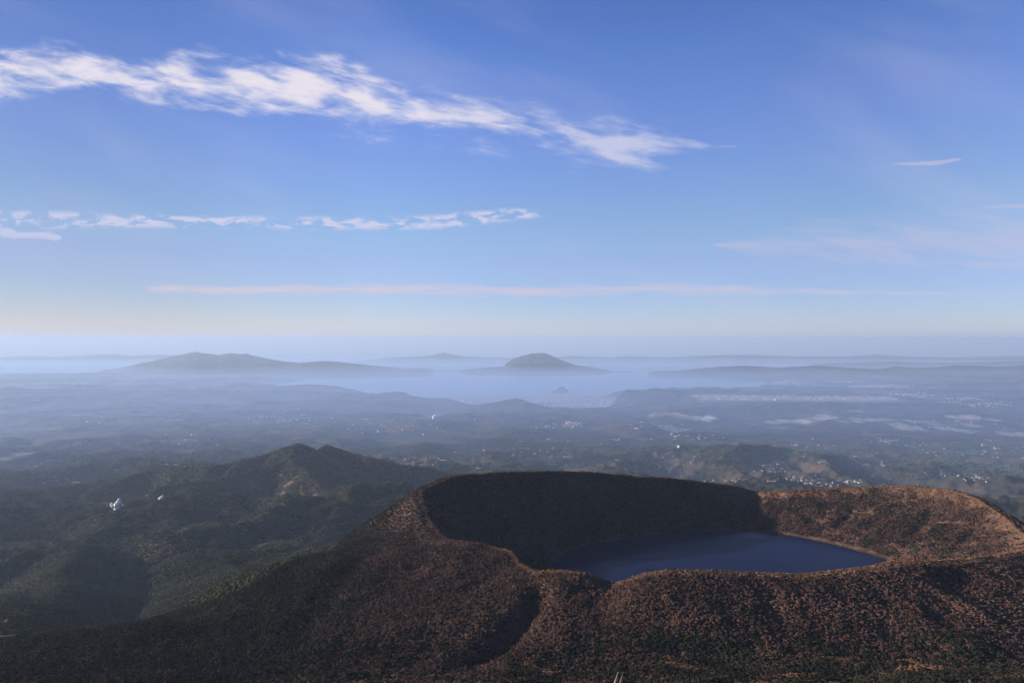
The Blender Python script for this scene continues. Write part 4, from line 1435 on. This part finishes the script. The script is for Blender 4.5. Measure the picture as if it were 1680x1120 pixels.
def build_town():
    """thousands of roofs of the far towns, too many and small to tell apart"""
    pts = []
    g = np.random.default_rng(51)
    x = g.uniform(-4200, 3200, 16000)
    y = g.uniform(14000, 20600, 16000)
    s = poly_signed(x, y, PLAIN)
    dn = sstep(fbm(x, y, 1500, 4, 107), -0.35, 0.25)
    bay = poly_signed(x, y, BAY)
    k = (s < 100) & (g.random(x.size) < dn) & (bay > 150)
    pts.append((x[k], y[k]))
    x = g.uniform(4700, 9900, 2600)
    y = g.uniform(15500, 17000, 2600)
    k = poly_signed(x, y, AIRPORT) < 150
    pts.append((x[k], y[k]))
    for px, py, sx, sy, n, in [(1290, 632, 45, 2.2, 900), (1440, 636, 60, 2.0, 500), (1385, 628, 40, 1.5, 250), (1500, 650, 40, 2, 200), (1590, 656, 40, 2, 200), (1620, 665, 40, 2, 120),
                               (900, 701, 60, 4, 30), (1080, 700, 60, 5, 20), (460, 690, 110, 9, 60), (180, 690, 50, 4, 14), (940, 697, 20, 3, 70), (1560, 745, 60, 8, 24), (1130, 715, 80, 8, 22), (880, 740, 120, 14, 40), (640, 700, 120, 14, 40),
                               (1560, 700, 90, 12, 30), (1640, 740, 60, 18, 26), (1340, 735, 60, 8, 12), (330, 720, 60, 8, 16)]:
        a = g.normal(px, sx * 0.5, n)
        b = g.normal(py, sy * 0.5, n)
        dd = np.array([hit(q, w)[1] for q, w in zip(a[:24], b[:24])])
        d = np.interp(b, np.sort(b[:24]), dd[np.argsort(b[:24])])
        d = d + g.normal(0, 120, n)
        pts.append(((a - HX) / F * d, d))
    x = np.concatenate([p[0] for p in pts])
    y = np.concatenate([p[1] for p in pts])
    z = zc(x, y)
    zt = z + (x * x + y * y) / EARTH
    k = (zt > 2) & ~((y > 18500) & (zt > 20) & (x < 3000))
    x, y, z = x[k], y[k], z[k]
    n = len(x)
    w = g.uniform(7, 15, n) * np.where(g.random(n) < 0.06, 2.6, 1)
    d = g.uniform(6, 11, n) * np.where(g.random(n) < 0.06, 2.2, 1)
    h = g.uniform(5, 9, n) * np.where(g.random(n) < 0.05, 2.6, 1)
    an = g.uniform(-0.8, 0.8, n)
    base = np.array([(-1, -1, 0), (1, -1, 0), (1, 1, 0), (-1, 1, 0), (-1, -1, 1), (1, -1, 1), (1, 1, 1), (-1, 1, 1), (-1, 0, 1.45), (1, 0, 1.45)], float)
    lx = base[None, :, 0] * w[:, None]
    ly = base[None, :, 1] * d[:, None]
    vx = x[:, None] + lx * np.cos(an)[:, None] - ly * np.sin(an)[:, None]
    vy = y[:, None] + lx * np.sin(an)[:, None] + ly * np.cos(an)[:, None]
    vz = z[:, None] - 3 + base[None, :, 2] * (h[:, None] + 3)
    fq = np.array([(0, 1, 5, 4), (1, 2, 6, 5), (2, 3, 7, 6), (3, 0, 4, 7), (4, 5, 9, 8), (6, 7, 8, 9), (5, 6, 9, 9), (7, 4, 8, 8)])
    fq = fq[:6]
    f = (fq[None] + (np.arange(n) * 10)[:, None, None]).reshape(-1, 4)
    m, N, out = new_mat("town_roofs")
    geo = N.n('ShaderNodeNewGeometry')
    ramp = N.n('ShaderNodeValToRGB')
    ramp.color_ramp.interpolation = 'CONSTANT'
    e = ramp.color_ramp.elements
    e[0].color = (0.16, 0.15, 0.15, 1)
    e[1].position = 0.3
    e[1].color = (0.30, 0.29, 0.29, 1)
    for p, c in ((0.5, (0.26, 0.17, 0.14, 1)), (0.68, (0.40, 0.39, 0.39, 1)), (0.82, (0.10, 0.10, 0.11, 1))):
        q = e.new(p)
        q.color = c
    N.put(ramp.inputs[0], geo.outputs['Random Per Island'])
    b = N.n('ShaderNodeBsdfPrincipled')
    N.put(b.inputs['Base Color'], ramp.outputs[0])
    b.inputs['Roughness'].default_value = 0.8
    N.t.links.new(b.outputs[0], out.inputs[0])
    link(bpy.data.objects.new('town', np_mesh('town', np.stack([vx, vy, vz], -1).reshape(-1, 3), f, False, m)),
         'pale roofs of the far coastal town and villages scattered over the lowland', 'town', kind='stuff')


build_town()

M_ROCK = plain_mat("orange_rock", (0.30, 0.19, 0.11), 0.95, 0.45, 0.35, 0.05)
_bs = BLUFF[1] / F
_rk = bpy.data.objects.new('rock_outcrop', lumpy('rock_outcrop', [(-2 * _bs, 0, 0, 3 * _bs, 3 * _bs, 2.6 * _bs), (2.5 * _bs, 2, 1.2 * _bs, 3.2 * _bs, 3 * _bs, 3.4 * _bs), (5.5 * _bs, 0, -_bs, 2.4 * _bs, 3 * _bs, 2.6 * _bs)], M_ROCK, 655, 20, 0.7, 0.5))
_rk.location = BLUFF
link(_rk, 'bright orange rock outcrop among dark woods at the left edge', 'rock')

# ------------------------------------------------------------------ two bleached stakes on the slope just below the camera
M_STAKE = plain_mat("bleached_wood", (0.26, 0.20, 0.18), 0.85, 0.2, 30.0)


def stake(px_top, py_top, px_bot, py_bot, d, wid, label):
    a = Vector(W(px_top, py_top, d))
    b = Vector(W(px_bot, py_bot, d - 0.1))
    dirv = (b - a)
    ground = float(zc(np.array([b.x]), np.array([d]))[0])
    t = (ground - 0.15 - a.z) / dirv.z
    e = a + dirv * t
    n = 9
    vs, fs = [], []
    ax = (e - a).normalized()
    s = ax.cross(Vector((0, 1, 0))).normalized()
    q = ax.cross(s)
    for i in range(n):
        k = i / (n - 1)
        c = a.lerp(e, k) + s * math.sin(k * 7 + px_top) * 0.006 - e
        rr_ = wid * (0.25 + 1.6 * min(k * 5, 1) * (1 - 0.25 * k)) * 0.5
        for j in range(8):
            w_ = j * math.pi / 4
            vs.append(c + s * math.cos(w_) * rr_ + q * math.sin(w_) * rr_ * 0.8)
    for i in range(n - 1):
        for j in range(8):
            fs.append((i * 8 + j, i * 8 + (j + 1) % 8, (i + 1) * 8 + (j + 1) % 8, (i + 1) * 8 + j))
    vs.append(a - e + ax * -0.01)
    ob = bpy.data.objects.new('wooden_stake', np_mesh('wooden_stake', [tuple(v) for v in vs[:-1]], fs, True, M_STAKE))
    ob.location = e
    link(ob, label, 'stake')


stake(1014.5, 1103, 1010, 1119, 13.6, 0.030, 'bleached wooden stake leaning right at the bottom edge, left and taller of two')
stake(1021.5, 1108.5, 1018, 1122, 13.4, 0.030, 'grey wooden stake leaning right at the bottom edge, right and shorter of two')

# ------------------------------------------------------------------ haze
def build_haze():
    L = 190000.0
    top, bot = 2150.0, -1850.0 - 1.0
    v = [(-L, -L, bot), (L, -L, bot), (L, L, bot), (-L, L, bot), (-L, -L, top), (L, -L, top), (L, L, top), (-L, L, top)]
    f = [(0, 3, 2, 1), (4, 5, 6, 7), (0, 1, 5, 4), (1, 2, 6, 5), (2, 3, 7, 6), (3, 0, 4, 7)]
    m, N, out = new_mat("haze")
    vol = N.n('ShaderNodeVolumePrincipled')
    vol.inputs['Color'].default_value = HAZE_COL
    vol.inputs['Density'].default_value = HAZE_D
    vol.inputs['Anisotropy'].default_value = HAZE_G
    N.t.links.new(vol.outputs[0], out.inputs['Volume'])
    me = np_mesh("haze", v, f, False, m)
    link(bpy.data.objects.new("haze", me), 'pale blue haze lying over the lowlands and the bay', 'haze', kind='stuff')


HAZE_D = 2.5e-5
HAZE_G = 0.12
HAZE_COL = (0.282, 0.386, 0.565, 1)
MIST_COL = (0.27, 0.435, 0.82, 1)
build_haze()


def build_mist():
    """the denser low air over the basin and the bay: thin at its near edge, a few hundred metres deep farther off"""
    az = np.radians(np.linspace(-60, 60, 81))
    rr = np.concatenate([np.linspace(4700, 24000, 50), np.geomspace(25000, 110000, 24)])
    A, RR = np.meshgrid(az, rr, indexing='ij')
    x, y = np.sin(A) * RR, np.cos(A) * RR
    drop = (x * x + y * y) / EARTH
    top = (380 + 440 * sstep(RR, 4700, 8200))  + 30 * fbm(x, y, 5000, 3, 901)
    top = top * (1 - 0.5 * np.clip((RR - 9000) / 20000, 0, 1)) * (1 - 0.9 * np.clip((RR - 60000) / 45000, 0, 1))
    top = np.where(RR < 4750, 200.0, top)
    n = x.size
    vt = np.stack([x.ravel(), y.ravel(), (top - drop).ravel()], 1)
    vb = np.stack([x.ravel(), y.ravel(), (-60 - drop).ravel()], 1)
    idx = np.arange(n).reshape(x.shape)
    q = lambda I: np.stack([I[:-1, :-1], I[1:, :-1], I[1:, 1:], I[:-1, 1:]], -1).reshape(-1, 4)
    ft = q(idx)
    fb = ft[:, ::-1] + n
    rim_ = np.concatenate([idx[:, 0], idx[-1, 1:], idx[-2::-1, -1], idx[0, -2:0:-1]])
    nx = np.roll(rim_, -1)
    fs = np.stack([rim_, rim_ + n, nx + n, nx], 1)
    me = np_mesh('lowland_mist', np.concatenate([vt, vb]), np.concatenate([ft, fb, fs]), False, vol_mat('lowland_mist', MIST_D, MIST_COL, HAZE_G))
    link(bpy.data.objects.new('lowland_mist', me), 'pale blue mist lying low over the basin and the bay', 'mist', kind='stuff')


MIST_D = 6.5e-5
build_mist()
